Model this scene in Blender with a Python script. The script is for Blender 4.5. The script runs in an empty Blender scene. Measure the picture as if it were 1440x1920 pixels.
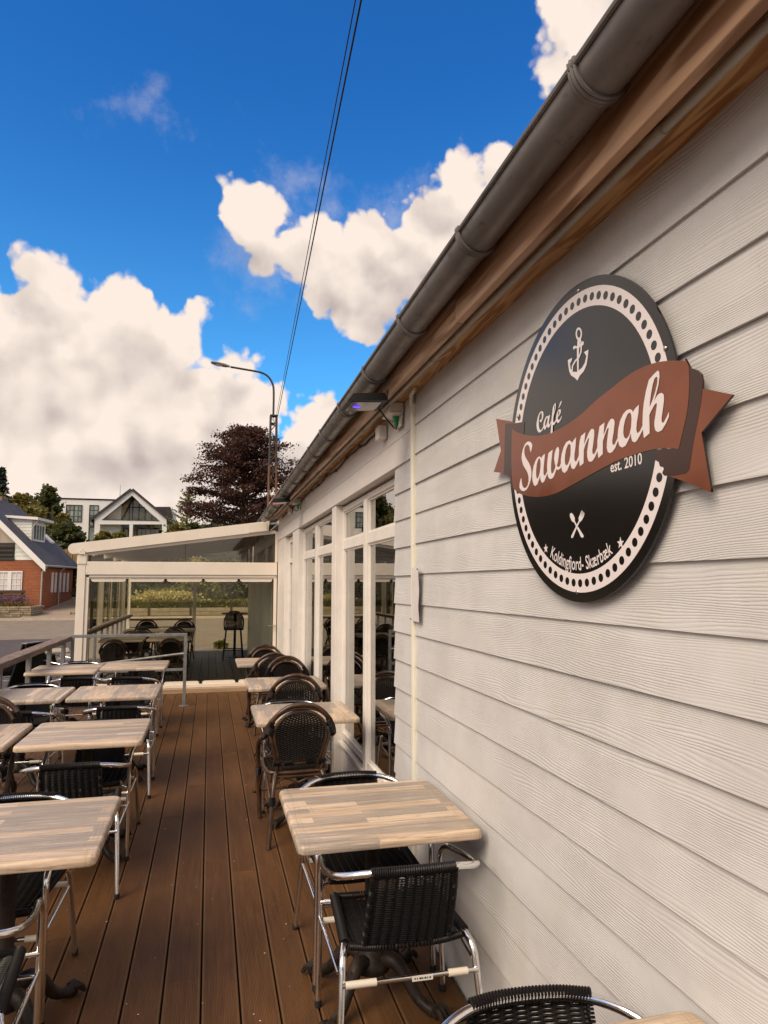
import bpy, bmesh, math, random
from mathutils import Vector, Matrix, noise as mnoise
from mathutils.geometry import tessellate_polygon
R = math.radians
PI = math.pi
rnd = random.Random(7)
SC = bpy.context.scene
COL = SC.collection

# ------------------------------------------------------------------ camera
FPX, CAMZ = 1300.0, 1.70
YAW, PITCH = R(14.0477), R(5.8851)
cam_d = bpy.data.cameras.new('camera')
cam = bpy.data.objects.new('camera', cam_d); COL.objects.link(cam)
cam.location = (0, 0, CAMZ)
cam.rotation_euler = (PI / 2 + PITCH, 0, -YAW)
cam_d.sensor_fit = 'VERTICAL'; cam_d.sensor_height = 24.0
cam_d.lens = 24.0 * FPX / 1920.0
cam_d.clip_start = 0.05; cam_d.clip_end = 3000
SC.camera = cam
_F = Vector((math.sin(YAW) * math.cos(PITCH), math.cos(YAW) * math.cos(PITCH), math.sin(PITCH)))
_R = Vector((math.cos(YAW), -math.sin(YAW), 0)); _U = _R.cross(_F)
def ray(px, py):
    return _F + _R * ((px - 720) / FPX) - _U * ((py - 960) / FPX)
def atX(px, py, X):
    d = ray(px, py); return Vector((0, 0, CAMZ)) + d * (X / d.x)
def atY(px, py, Y):
    d = ray(px, py); return Vector((0, 0, CAMZ)) + d * (Y / d.y)
def atZ(px, py, Z):
    d = ray(px, py); return Vector((0, 0, CAMZ)) + d * ((Z - CAMZ) / d.z)

# ------------------------------------------------------------------ world: sky with cumulus
SUN_EL, SUN_AZ = R(43), R(-128)      # azimuth from +Y towards +X (negative: to the left, a little behind)
world = bpy.data.worlds.new('World'); SC.world = world
world.use_nodes = True
nt = world.node_tree; N = nt.nodes; L = nt.links
for n in list(N): N.remove(n)
def nd(t, **k):
    n = N.new(t)
    for a, b in k.items(): setattr(n, a, b)
    return n
def lk(a, b): L.new(a, b)
def val(x, sock):
    if hasattr(x, 'is_output'): lk(x, sock)
    else: sock.default_value = x
def mth(op, a, b=None, clamp=False):
    n = nd('ShaderNodeMath', operation=op); n.use_clamp = clamp
    val(a, n.inputs[0])
    if b is not None: val(b, n.inputs[1])
    return n.outputs[0]
def rng(x, a, b, c=0.0, d=1.0, smooth=True):
    n = nd('ShaderNodeMapRange'); n.interpolation_type = 'SMOOTHSTEP' if smooth else 'LINEAR'
    lk(x, n.inputs[0])
    for i, v in enumerate((a, b, c, d)): n.inputs[1 + i].default_value = v
    return n.outputs[0]
def wmix(f, a, b, mode='MIX'):
    n = nd('ShaderNodeMix', data_type='RGBA', blend_type=mode)
    val(f, n.inputs[0])
    for s, v in ((n.inputs[6], a), (n.inputs[7], b)):
        if hasattr(v, 'is_output'): lk(v, s)
        else: s.default_value = (*v, 1)
    return n.outputs[2]
tc = nd('ShaderNodeTexCoord'); DIR = tc.outputs['Generated']
sky = nd('ShaderNodeTexSky', sky_type='NISHITA'); sky.sun_disc = False
sky.sun_elevation = SUN_EL; sky.sun_rotation = SUN_AZ
sky.air_density = 1.0; sky.dust_density = 0.4; sky.ozone_density = 2.5
sep = nd('ShaderNodeSeparateXYZ'); lk(DIR, sep.inputs[0])
tint = wmix(1.0, sky.outputs[0], wmix(rng(sep.outputs[2], 0.22, 0.66), (0.40, 1.12, 1.50), (0.15, 0.71, 1.32)), 'MULTIPLY')
# cauliflower relief of the clouds: soft noise plus billows on a warped direction
def cloud_rough(vec, det=9, vdet=2, vs=15):
    nz = nd('ShaderNodeTexNoise', noise_dimensions='3D'); nz.inputs['Scale'].default_value = 7.0
    nz.inputs['Detail'].default_value = det; nz.inputs['Roughness'].default_value = 0.56
    lk(vec, nz.inputs['Vector'])
    vor = nd('ShaderNodeTexVoronoi', feature='SMOOTH_F1'); vor.inputs['Scale'].default_value = vs
    vor.inputs['Smoothness'].default_value = 0.30
    vor.inputs['Detail'].default_value = vdet; vor.inputs['Roughness'].default_value = 0.6; vor.inputs['Lacunarity'].default_value = 2.2
    wp = nd('ShaderNodeVectorMath', operation='MULTIPLY_ADD')
    lk(nz.outputs['Color'], wp.inputs[0]); wp.inputs[1].default_value = (.08,) * 3; lk(vec, wp.inputs[2])
    lk(wp.outputs[0], vor.inputs['Vector'])
    bil = mth('SUBTRACT', 0.50, vor.outputs['Distance'])
    return mth('ADD', mth('MULTIPLY', mth('SUBTRACT', nz.outputs['Fac'], 0.5), 1.15), mth('MULTIPLY', bil, 0.70))
rough = cloud_rough(DIR)
BLOBS = [ # photo pixel and radius of each billow: left bank, middle cloud, upper right cloud
 (95,545,105),(-60,620,150),(225,585,105),(325,640,95),(110,720,220),(190,660,150),(130,640,130),(320,800,190),(455,800,120),(590,835,105),(660,860,110),
 (30,930,260),(300,960,250),(540,960,220),(-250,700,260),(-300,950,300),(800,980,260),(1100,900,300),(-700,760,480),(-1500,700,620),(-2600,800,900),(-600,250,380),(-1300,200,420),
 (445,375,62),(480,415,80),(500,470,70),(565,480,90),(640,510,95),(600,550,60),(725,550,90),(705,470,95),(690,610,60),(800,420,100),(868,330,78),(940,320,70),
 (930,430,130),(670,600,42),(800,570,80),(1040,380,110),
 (1040,130,85),(1095,50,110),(1180,-20,130),(1025,175,55),(1250,60,140),(760,500,120),(830,450,120),(600,450,70),(660,560,75),(250,800,200),(120,830,160),(420,730,110)]
def billow_field(vec):
    field = None
    for px, py, r in BLOBS:
        d = ray(px, py).normalized()
        ang = abs(math.acos(max(-1, min(1, d.dot(ray(px + r, py).normalized())))))
        dn = nd('ShaderNodeVectorMath', operation='DISTANCE'); lk(vec, dn.inputs[0]); dn.inputs[1].default_value = d
        k = min(1.0, 0.35 + ang / 0.12)
        v = mth('MULTIPLY_ADD', dn.outputs['Value'], -k / ang); v.node.inputs[2].default_value = k
        if field is None: field = v
        else:
            n = nd('ShaderNodeMath', operation='SMOOTH_MAX'); lk(field, n.inputs[0]); lk(v, n.inputs[1]); n.inputs[2].default_value = 0.12
            field = n.outputs[0]
    return field
field = billow_field(DIR)
# the rest of the sky: random clouds, thickened out of view to warm the light
big = nd('ShaderNodeTexNoise', noise_dimensions='3D'); big.inputs['Scale'].default_value = 1.9; big.inputs['Detail'].default_value = 2
lk(DIR, big.inputs['Vector'])
outf = mth('ADD', mth('MULTIPLY', mth('SUBTRACT', big.outputs['Fac'], 0.40), 5.0), rng(sep.outputs[2], 0.02, 0.34, 1.3, 0.0))
vd = nd('ShaderNodeVectorMath', operation='DOT_PRODUCT'); lk(DIR, vd.inputs[0]); vd.inputs[1].default_value = _F
inview = rng(vd.outputs['Value'], 0.66, 0.76)
outm = mth('MULTIPLY_ADD', inview, -3.0); lk(outf, outm.node.inputs[2])
outm.node.operation = 'MULTIPLY_ADD'
fld = nd('ShaderNodeMath', operation='MAXIMUM'); lk(field, fld.inputs[0]); lk(outm, fld.inputs[1])
fieldc = mth('MINIMUM', mth('MAXIMUM', fld.outputs[0], -2.0), 1.2)
dens = mth('ADD', mth('MULTIPLY_ADD', fieldc, 1.45), mth('MULTIPLY', rough, 0.94)); dens.node.inputs[0].links[0].from_node.inputs[2].default_value = 0.03
mask = rng(dens, -0.02, 0.22)
# thin wisps in the blue
wz = nd('ShaderNodeTexNoise', noise_dimensions='3D'); wz.inputs['Scale'].default_value = 5.0; wz.inputs['Detail'].default_value = 8
wz.inputs['Roughness'].default_value = 0.62
lk(DIR, wz.inputs['Vector'])
wisp = mth('MULTIPLY', rng(wz.outputs['Fac'], 0.57, 0.80), 0.42)
mask = mth('MAXIMUM', mask, wisp)
# relief: difference of the cloud noise towards the sun
sd = Vector((math.sin(SUN_AZ) * math.cos(SUN_EL), math.cos(SUN_AZ) * math.cos(SUN_EL), math.sin(SUN_EL)))
off = nd('ShaderNodeVectorMath', operation='ADD'); lk(DIR, off.inputs[0]); off.inputs[1].default_value = Vector((0.012, -0.010, 0.026))
rel = mth('MULTIPLY', mth('SUBTRACT', cloud_rough(DIR, 7, 1, 13), cloud_rough(off.outputs[0], 7, 1, 13)), 0.85)
off2 = nd('ShaderNodeVectorMath', operation='ADD'); lk(DIR, off2.inputs[0]); off2.inputs[1].default_value = Vector((0.012, -0.012, 0.045))
wrp = nd('ShaderNodeTexNoise', noise_dimensions='3D'); wrp.inputs['Scale'].default_value = 9.0; wrp.inputs['Detail'].default_value = 4
lk(DIR, wrp.inputs['Vector'])
wv = nd('ShaderNodeVectorMath', operation='SUBTRACT'); lk(wrp.outputs['Color'], wv.inputs[0]); wv.inputs[1].default_value = (.5, .5, .5)
def warped(v):
    w = nd('ShaderNodeVectorMath', operation='MULTIPLY_ADD'); lk(wv.outputs[0], w.inputs[0]); w.inputs[1].default_value = (.16, .16, .10); lk(v, w.inputs[2]); return w.outputs[0]
lift = mth('MULTIPLY', mth('SUBTRACT', billow_field(warped(DIR)), billow_field(warped(off2.outputs[0]))), 0.95)
deep = nd('ShaderNodeTexNoise', noise_dimensions='3D'); deep.inputs['Scale'].default_value = 3.4; deep.inputs['Detail'].default_value = 5
lk(DIR, deep.inputs['Vector'])
shade = mth('ADD', mth('MULTIPLY', rng(deep.outputs['Fac'], 0.34, 0.64), 0.36), mth('ADD', rel, lift))
shade = mth('ADD', shade, 0.53, clamp=True)
ccol = wmix(shade, (3.7, 3.17, 2.98), (6.8, 5.85, 5.15))
final = wmix(mask, tint, ccol)
bg = nd('ShaderNodeBackground'); lk(final, bg.inputs[0]); bg.inputs[1].default_value = 0.10
wo = nd('ShaderNodeOutputWorld'); lk(bg.outputs[0], wo.inputs[0])
world.cycles.sampling_method = 'MANUAL'; world.cycles.sample_map_resolution = 512

# ------------------------------------------------------------------ sun (veiled by cloud: soft) and exposure
sl = bpy.data.lights.new('sun', 'SUN'); sun = bpy.data.objects.new('sun', sl); COL.objects.link(sun)
sl.energy = 2.5; sl.angle = R(36); sl.color = (1.0, 0.83, 0.62)
sun.rotation_euler = sd.to_track_quat('Z', 'Y').to_euler(); sun.location = (-6, -4, 12)
vs = SC.view_settings
SC.display_settings.display_device = 'sRGB'
vs.view_transform = 'Standard'; vs.look = 'None'; vs.exposure = 0.55; vs.gamma = 1.0; vs.use_curve_mapping = False
SC.cycles.max_bounces = 8; SC.cycles.transparent_max_bounces = 16; SC.cycles.use_denoising = True
SC.cycles.sample_clamp_indirect = 8

# ================================================================== helpers
class MB:
    def __init__(s): s.v = []; s.f = []; s.m = []; s.mi = 0
    def add(s, vs_, fs):
        b = len(s.v); s.v += [tuple(p) for p in vs_]
        for f in fs: s.f.append(tuple(b + i for i in f)); s.m.append(s.mi)
    def box(s, x0, x1, y0, y1, z0, z1):
        s.add([(x0,y0,z0),(x1,y0,z0),(x1,y1,z0),(x0,y1,z0),(x0,y0,z1),(x1,y0,z1),(x1,y1,z1),(x0,y1,z1)],
              [(0,3,2,1),(4,5,6,7),(0,1,5,4),(1,2,6,5),(2,3,7,6),(3,0,4,7)])
        return s
    def cbox(s, x0, x1, y0, y1, z0, z1, c=0.004):
        """box with chamfered edges"""
        bm = bmesh.new()
        bmesh.ops.create_cube(bm, size=1.0)
        for v in bm.verts:
            v.co = Vector((x0 + (v.co.x + .5) * (x1 - x0), y0 + (v.co.y + .5) * (y1 - y0), z0 + (v.co.z + .5) * (z1 - z0)))
        bmesh.ops.bevel(bm, geom=bm.edges[:], offset=c, segments=2, profile=0.5, affect='EDGES')
        bm.verts.index_update()
        s.add([v.co for v in bm.verts], [[v.index for v in f.verts] for f in bm.faces]); bm.free()
        return s
    def hexa(s, P):
        s.add(P, [(0,3,2,1),(4,5,6,7),(0,1,5,4),(1,2,6,5),(2,3,7,6),(3,0,4,7)]); return s
    def tube(s, pts, r, seg=8, closed=False, caps=True):
        pts = [Vector(p) for p in pts]; n = len(pts)
        rr = r if isinstance(r, (list, tuple)) else [r] * n
        T = []
        for i in range(n):
            a = pts[(i - 1) % n] if (closed or i > 0) else pts[i]
            b = pts[(i + 1) % n] if (closed or i < n - 1) else pts[i]
            T.append((b - a).normalized())
        up = Vector((0, 0, 1)) if abs(T[0].z) < 0.9 else Vector((1, 0, 0))
        nrm = (up - T[0] * up.dot(T[0])).normalized()
        vs_ = []
        for i in range(n):
            nrm = (nrm - T[i] * nrm.dot(T[i]))
            nrm = nrm.normalized() if nrm.length > 1e-6 else T[i].orthogonal().normalized()
            bn = T[i].cross(nrm)
            for k in range(seg):
                a = 2 * PI * k / seg
                vs_.append(pts[i] + (nrm * math.cos(a) + bn * math.sin(a)) * rr[i])
        fs = []
        for i in range(n if closed else n - 1):
            j = (i + 1) % n
            for k in range(seg):
                l = (k + 1) % seg
                fs.append((i * seg + k, i * seg + l, j * seg + l, j * seg + k))
        if caps and not closed:
            fs.append(tuple(range(seg - 1, -1, -1))); fs.append(tuple((n - 1) * seg + k for k in range(seg)))
        s.add(vs_, fs); return s
    def lathe(s, prof, n=20, c=(0, 0, 0)):
        vs_ = []; m = len(prof)
        for r, z in prof:
            for k in range(n):
                a = 2 * PI * k / n; vs_.append((c[0] + r * math.cos(a), c[1] + r * math.sin(a), c[2] + z))
        fs = []
        for i in range(m - 1):
            for k in range(n):
                l = (k + 1) % n; fs.append((i*n+k, i*n+l, (i+1)*n+l, (i+1)*n+k))
        fs.append(tuple(range(n - 1, -1, -1))); fs.append(tuple((m-1)*n + k for k in range(n)))
        s.add(vs_, fs); return s
    def prism(s, outer, f0, f1, holes=()):
        """2D polygon (with holes) between two mappings (a,b) -> 3D point: f0 front, f1 back"""
        loops = [list(outer)] + [list(h) for h in holes]
        flat = [p for l in loops for p in l]
        tris = tessellate_polygon([[Vector((p[0], p[1], 0)) for p in l] for l in loops])
        n = len(flat)
        vs_ = [f0(*p) for p in flat] + [f1(*p) for p in flat]
        fs = [tuple(t) for t in tris] + [tuple(n + i for i in reversed(t)) for t in tris]
        b = 0
        for l in loops:
            m = len(l)
            for i in range(m):
                j = (i + 1) % m; fs.append((b + i, b + j, n + b + j, n + b + i))
            b += m
        s.add(vs_, fs); return s
    def sphere(s, c, r, n=8, sc=(1, 1, 1)):
        m = n // 2 + 1; prof = []
        vs_ = []
        for i in range(1, m):
            t = PI * i / m
            for k in range(n):
                a = 2 * PI * k / n
                vs_.append((c[0] + r*sc[0]*math.sin(t)*math.cos(a), c[1] + r*sc[1]*math.sin(t)*math.sin(a), c[2] + r*sc[2]*math.cos(t)))
        top = len(vs_); vs_.append((c[0], c[1], c[2] + r*sc[2])); vs_.append((c[0], c[1], c[2] - r*sc[2]))
        fs = []
        for i in range(m - 2):
            for k in range(n):
                l = (k + 1) % n; fs.append((i*n+k, (i+1)*n+k, (i+1)*n+l, i*n+l))
        for k in range(n):
            l = (k + 1) % n; fs.append((top, k, l)); fs.append((top + 1, (m-2)*n + l, (m-2)*n + k))
        s.add(vs_, fs); return s
    def mesh(s, name, mats, smooth=None, fix=True):
        me = bpy.data.meshes.new(name)
        me.from_pydata(s.v, [], s.f)
        mats = mats if isinstance(mats, (list, tuple)) else [mats]
        for m in mats: me.materials.append(m)
        if len(mats) > 1: me.polygons.foreach_set('material_index', s.m)
        if fix:
            bm = bmesh.new(); bm.from_mesh(me); bmesh.ops.recalc_face_normals(bm, faces=bm.faces[:]); bm.to_mesh(me); bm.free()
        if smooth is not None:
            me.polygons.foreach_set('use_smooth', [True] * len(me.polygons))
            try: me.set_sharp_from_angle(angle=R(smooth))
            except Exception: pass
        me.update(); return me
    def build(s, name, mats, parent=None, smooth=None, fix=True, **props):
        o = bpy.data.objects.new(name, s.mesh(name, mats, smooth, fix)); COL.objects.link(o)
        if parent is not None: o.parent = parent
        for k, v in props.items(): o[k] = v
        return o

def thing(name, label, cat, loc=(0, 0, 0), rz=0.0, group=None):
    o = bpy.data.objects.new(name, None); COL.objects.link(o)
    o.location = loc; o.rotation_euler = (0, 0, rz); o.empty_display_size = 0.1
    o['label'] = label; o['category'] = cat
    if group: o['group'] = group
    return o
def tag(o, label, cat, group=None):
    o['label'] = label; o['category'] = cat
    if group: o['group'] = group
    return o
def dup(root, loc, rz, label, group=None, scale=None):
    r = root.copy(); COL.objects.link(r); r.location = loc; r.rotation_euler = (0, 0, rz); r['label'] = label
    if scale: r.scale = (scale,) * 3
    if group: r['group'] = group
    for ch in root.children:
        c = ch.copy(); COL.objects.link(c); c.parent = r
        for g in ch.children:
            d = g.copy(); COL.objects.link(d); d.parent = c
    return r
def part_copy(o, loc=None, parent=None):
    c = o.copy(); COL.objects.link(c)
    if loc is not None: c.location = loc
    if parent is not None: c.parent = parent
    return c
def smoothpath(pts, k=6, closed=False):
    """Catmull-Rom through points"""
    P = [Vector(p) for p in pts]; n = len(P); out = []
    rngn = n if closed else n - 1
    for i in range(rngn):
        p0 = P[(i - 1) % n] if (closed or i > 0) else P[0] * 2 - P[1]
        p1 = P[i]; p2 = P[(i + 1) % n]
        p3 = P[(i + 2) % n] if (closed or i + 2 < n) else P[-1] * 2 - P[-2]
        for j in range(k):
            t = j / k
            out.append(0.5 * ((2*p1) + (p2-p0)*t + (2*p0-5*p1+4*p2-p3)*t*t + (3*p1-p0-3*p2+p3)*t*t*t))
    if not closed: out.append(P[-1])
    return out
def bentpath(pts, rad, k=5):
    """polyline with rounded corners of radius rad"""
    P = [Vector(p) for p in pts]; out = [P[0]]
    rr = rad if isinstance(rad, (list, tuple)) else [rad] * len(P)
    for i in range(1, len(P) - 1):
        a = (P[i-1] - P[i]); b = (P[i+1] - P[i])
        d = min(rr[i], a.length * .49, b.length * .49)
        p = P[i] + a.normalized() * d; q = P[i] + b.normalized() * d
        for j in range(k + 1):
            t = j / k; out.append(p * (1-t)**2 + P[i] * 2*t*(1-t) + q * t*t)
    out.append(P[-1]); return out

# ================================================================== materials
def mat(name, base=(.5, .5, .5), rough=.6, metal=0.0, spec=0.5):
    m = bpy.data.materials.new(name); m.use_nodes = True
    b = m.node_tree.nodes['Principled BSDF']
    b.inputs['Base Color'].default_value = (*base, 1); b.inputs['Roughness'].default_value = rough
    b.inputs['Metallic'].default_value = metal; b.inputs['Specular IOR Level'].default_value = spec
    return m
class NG:
    def __init__(s, m): s.t = m.node_tree; s.b = s.t.nodes['Principled BSDF']
    def n(s, t, **k):
        x = s.t.nodes.new(t)
        for a, b in k.items(): setattr(x, a, b)
        return x
    def l(s, a, b): s.t.links.new(a, b)
    def v(s, x, sock):
        if hasattr(x, 'is_output'): s.l(x, sock)
        elif isinstance(x, (tuple, list)) and len(x) == 3 and sock.type == 'RGBA': sock.default_value = (*x, 1)
        else: sock.default_value = x
    def math(s, op, a, b=0.0, c=0.0, clamp=False):
        x = s.n('ShaderNodeMath', operation=op); x.use_clamp = clamp
        for i, q in enumerate((a, b, c)): s.v(q, x.inputs[i])
        return x.outputs[0]
    def mix(s, f, a, b, mode='MIX'):
        x = s.n('ShaderNodeMix', data_type='RGBA', blend_type=mode)
        s.v(f, x.inputs[0]); s.v(a, x.inputs[6]); s.v(b, x.inputs[7]); return x.outputs[2]
    def coord(s, kind='Object', scale=(1, 1, 1), shift=True):
        c = s.n('ShaderNodeTexCoord').outputs[kind]
        if shift:
            oi = s.n('ShaderNodeObjectInfo'); a = s.n('ShaderNodeVectorMath', operation='MULTIPLY_ADD')
            cx = s.n('ShaderNodeCombineXYZ')
            s.l(oi.outputs['Random'], cx.inputs[0]); s.l(oi.outputs['Random'], cx.inputs[1]); s.l(oi.outputs['Random'], cx.inputs[2])
            s.l(cx.outputs[0], a.inputs[0]); a.inputs[1].default_value = (37.3, 19.1, 11.7); s.l(c, a.inputs[2]); c = a.outputs[0]
        m = s.n('ShaderNodeMapping'); s.l(c, m.inputs[0]); m.inputs['Scale'].default_value = scale
        return m.outputs[0]
    def noise(s, vec, scale=5, detail=4, rough=.55, out='Fac'):
        x = s.n('ShaderNodeTexNoise'); s.l(vec, x.inputs['Vector'])
        x.inputs['Scale'].default_value = scale; x.inputs['Detail'].default_value = detail; x.inputs['Roughness'].default_value = rough
        return x.outputs[out]
    def ramp(s, x, a, b, c=0.0, d=1.0):
        q = s.n('ShaderNodeMapRange'); q.interpolation_type = 'SMOOTHSTEP'; s.v(x, q.inputs[0])
        for i, w in enumerate((a, b, c, d)): q.inputs[1 + i].default_value = w
        return q.outputs[0]
    def bump(s, h, strength=.5, dist=.002, prev=None):
        x = s.n('ShaderNodeBump'); s.v(h, x.inputs['Height']); x.inputs['Strength'].default_value = strength
        x.inputs['Distance'].default_value = dist
        if prev is not None: s.l(prev, x.inputs['Normal'])
        return x.outputs[0]
    def rand(s): return s.n('ShaderNodeObjectInfo').outputs['Random']
    def out(s, col=None, rough=None, nrm=None):
        if col is not None: s.v(col, s.b.inputs['Base Color'])
        if rough is not None: s.v(rough, s.b.inputs['Roughness'])
        if nrm is not None: s.l(nrm, s.b.inputs['Normal'])

def mottled(name, c1, c2, scale=8, rough=.6, bump=0.0, bdist=.003, metal=0, bscale=None, stretch=(1, 1, 1), spec=.5, coords='Object'):
    m = mat(name, c1, rough, metal, spec); g = NG(m)
    v = g.coord(coords, stretch); n = g.noise(v, scale, 6, .6)
    g.out(g.mix(g.ramp(n, .3, .7), c1, c2))
    if bump: g.out(nrm=g.bump(g.noise(v, bscale or scale * 4, 5, .6), bump, bdist))
    return m

M = {}
# painted fibre-cement siding with embossed cedar grain along Y
def siding_mat():
    m = mat('siding_paint', (.66, .615, .58), .55); g = NG(m)
    v = g.coord('Object', (1, .45, 3.2)); v2 = g.coord('Object', (1, 1, 1))
    warp = g.noise(v, 2.0, 2, .5)
    fine = g.noise(g.coord('Object', (1, 2.5, 14)), 3.0, 3, .6)
    sx = g.n('ShaderNodeSeparateXYZ'); g.l(v2, sx.inputs[0])
    ph = g.math('ADD', g.math('MULTIPLY', sx.outputs[2], 880), g.math('ADD', g.math('MULTIPLY', warp, 105), g.math('MULTIPLY', fine, 7.0)))
    w = g.math('SINE', ph)
    w = g.ramp(w, -0.9, .5, 0, 1)
    n2 = g.noise(g.coord('Object', (1, 9, 60)), 6, 3, .6)
    h = g.math('ADD', w, g.math('MULTIPLY', n2, .5))
    fade = g.ramp(g.noise(g.coord('Object', (1, 1.1, 5)), 2.3, 2, .5), .34, .6, .25, 1.0)
    dirt = g.noise(g.coord('Object', (1, 1.4, 1.4)), 2.2, 5, .62)
    blot = g.noise(g.coord('Object', (1, 1, 1)), 5.0, 2, .5)
    c = g.mix(g.ramp(dirt, .36, .68), (.535, .52, .51), (.60, .588, .582))
    c = g.mix(g.math('MULTIPLY', g.ramp(blot, .55, .75), .35), c, (.58, .565, .50))
    speck = g.ramp(g.noise(g.coord('Object', (1, 14, 5)), 9, 2, .5), .735, .77)
    c = g.mix(g.math('MULTIPLY', speck, .55), c, (.33, .30, .26))
    g.out(c, g.ramp(n2, 0, 1, .48, .66), g.bump(g.math('MULTIPLY', h, fade), .54, .0016))
    return m
M['siding'] = siding_mat()
def deck_mat(name, a, b, x_groove=1):
    m = mat(name, a, .6, 0, .22); g = NG(m)
    v2 = g.coord('Object', (1, 1, 1), shift=False); sx = g.n('ShaderNodeSeparateXYZ'); g.l(v2, sx.inputs[0])
    w = g.math('SINE', g.math('MULTIPLY', sx.outputs[0], 2 * PI / .0062))
    w = g.ramp(w, -.6, .6)
    grain = g.noise(g.coord('Object', (40, 1.5, 10)), 2.2, 5, .6)
    blot = g.noise(g.coord('Object', (3, .8, 3)), 1.6, 4, .6)
    dusty = g.noise(g.coord('Object', (1, .35, 1), shift=False), 2.6, 6, .66)
    c = g.mix(g.ramp(grain, .25, .75), a, b)
    c = g.mix(g.math('MULTIPLY', g.ramp(blot, .4, .75), .6), c, tuple(x * 1.35 for x in b))
    c = g.mix(g.math('MULTIPLY', g.rand(), .35), c, tuple(x * .62 for x in a))
    c = g.mix(g.math('MULTIPLY', g.ramp(dusty, .48, .78), .45), c, tuple(x * 1.5 for x in b))
    c = g.mix(g.math('MULTIPLY', g.math('SUBTRACT', 1.0, w), .32), c, tuple(x * .35 for x in a))
    fr = g.math('FRACT', g.math('DIVIDE', g.math('ADD', sx.outputs[0], 10 * .1545 - .008), .1545))
    edge = g.ramp(g.math('ABSOLUTE', g.math('SUBTRACT', fr, .5)), .405, .43)
    w = g.math('MAXIMUM', w, edge)
    c = g.mix(g.math('MULTIPLY', edge, .6), c, (.150, .078, .036))
    sp = g.ramp(g.noise(g.coord('Object', (1, 1, 1), shift=False), 42, 1, .4), .785, .82)
    c = g.mix(g.math('MULTIPLY', sp, .6), c, (.42, .36, .29))
    g.out(c, g.ramp(grain, 0, 1, .45, .68), g.bump(w, .55, .0018))
    return m
M['deck'] = deck_mat('deck_composite', (.090, .039, .0125), (.155, .072, .026))
M['deck_grey'] = deck_mat('deck_grey', (.075, .072, .068), (.11, .105, .10))
M['deck_gap'] = mat('deck_gap_shade', (.02, .013, .008), .9)
def tabletop_mat():
    m = mat('tabletop_laminate', (.5, .36, .23), .42); g = NG(m)
    v = g.coord('Object', (1, 1, 1))
    wob = g.n('ShaderNodeVectorMath', operation='MULTIPLY_ADD'); g.l(g.noise(g.coord('Object', (5, 30, 30)), 1.5, 4, .65, out='Color'), wob.inputs[0])
    wob.inputs[1].default_value = (.020, .026, 0); g.l(v, wob.inputs[2])
    br = g.n('ShaderNodeTexBrick'); g.l(wob.outputs[0], br.inputs['Vector'])
    br.offset = .37; br.offset_frequency = 2; br.squash = 1.0
    br.inputs['Color1'].default_value = (0, 0, 0, 1); br.inputs['Color2'].default_value = (1, 1, 1, 1)
    br.inputs['Mortar'].default_value = (.42, .42, .42, 1); br.inputs['Scale'].default_value = 1.0
    br.inputs['Mortar Size'].default_value = .0006; br.inputs['Bias'].default_value = 0.0
    br.inputs['Brick Width'].default_value = .57; br.inputs['Row Height'].default_value = .056
    rv = br.outputs['Color']
    grain = g.noise(g.coord('Object', (1.2, 26, 26)), 4.5, 6, .66)
    streak = g.noise(g.coord('Object', (.9, 9, 9)), 3.0, 4, .6)
    saw = g.noise(g.coord('Object', (70, 3, 3)), 2.0, 2, .5)
    tan = g.mix(g.ramp(grain, .3, .72), (.70, .535, .385), (.45, .32, .215))
    gry = g.mix(g.ramp(grain, .3, .7), (.28, .235, .20), (.42, .345, .275))
    c = g.mix(g.ramp(rv, .28, .66), tan, g.mix(.62, tan, gry)); c = g.mix(g.ramp(rv, .0, .25, .55, 0), c, (.74, .59, .44))
    c = g.mix(g.ramp(g.math('ADD', g.math('MULTIPLY', rv, .6), g.math('MULTIPLY', streak, .75)), .56, .76), c, gry)
    c = g.mix(g.math('MULTIPLY', g.ramp(saw, .55, .75), g.math('MULTIPLY', g.ramp(streak, .48, .62), .35)), c, (.22, .15, .09))
    fib = g.noise(g.coord('Object', (2.2, 55, 55)), 1.6, 5, .72)
    c = g.mix(g.math('MULTIPLY', g.ramp(fib, .50, .66), .55), c, (.25, .175, .115))
    c = g.mix(g.math('MULTIPLY', g.ramp(fib, .46, .34), .45), c, (.80, .66, .50))
    kn = g.ramp(g.noise(g.coord('Object', (3, 11, 6)), 2.6, 2, .5), .72, .78)
    c = g.mix(g.math('MULTIPLY', kn, .6), c, (.17, .10, .06))
    crk = g.ramp(g.noise(g.coord('Object', (2, 60, 60)), 2.4, 4, .7), .62, .68)
    c = g.mix(g.math('MULTIPLY', crk, .75), c, (.13, .08, .045))
    ends = g.n('ShaderNodeSeparateXYZ'); g.l(g.coord('Object', (1, 1, 1), shift=False), ends.inputs[0])
    edge = g.ramp(g.math('ADD', g.math('ABSOLUTE', ends.outputs[0]), g.math('MULTIPLY', streak, .10)), .345, .375)
    c = g.mix(g.math('MULTIPLY', g.math('MULTIPLY', edge, g.ramp(saw, .45, .62)), .28), c, (.26, .18, .11))
    g.out(c, g.ramp(grain, 0, 1, .34, .52), g.bump(grain, .12, .0008))
    return m
M['tabletop'] = tabletop_mat()
def wicker_mat(name, a, b):
    m = mat(name, a, .42, 0, .22); g = NG(m)
    n = g.noise(g.coord('Object', (1, 1, 1)), 60, 3, .6)
    g.out(g.mix(n, a, b), g.ramp(n, .2, .8, .34, .55))
    return m
M['wicker'] = wicker_mat('black_wicker', (.006, .0052, .0052), (.013, .0108, .0108))
M['wicker_br'] = wicker_mat('dark_brown_wicker', (.007, .0055, .0052), (.018, .012, .010))
m = mat('polished_aluminium', (.86, .85, .84), .13, 1.0); g = NG(m)
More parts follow.
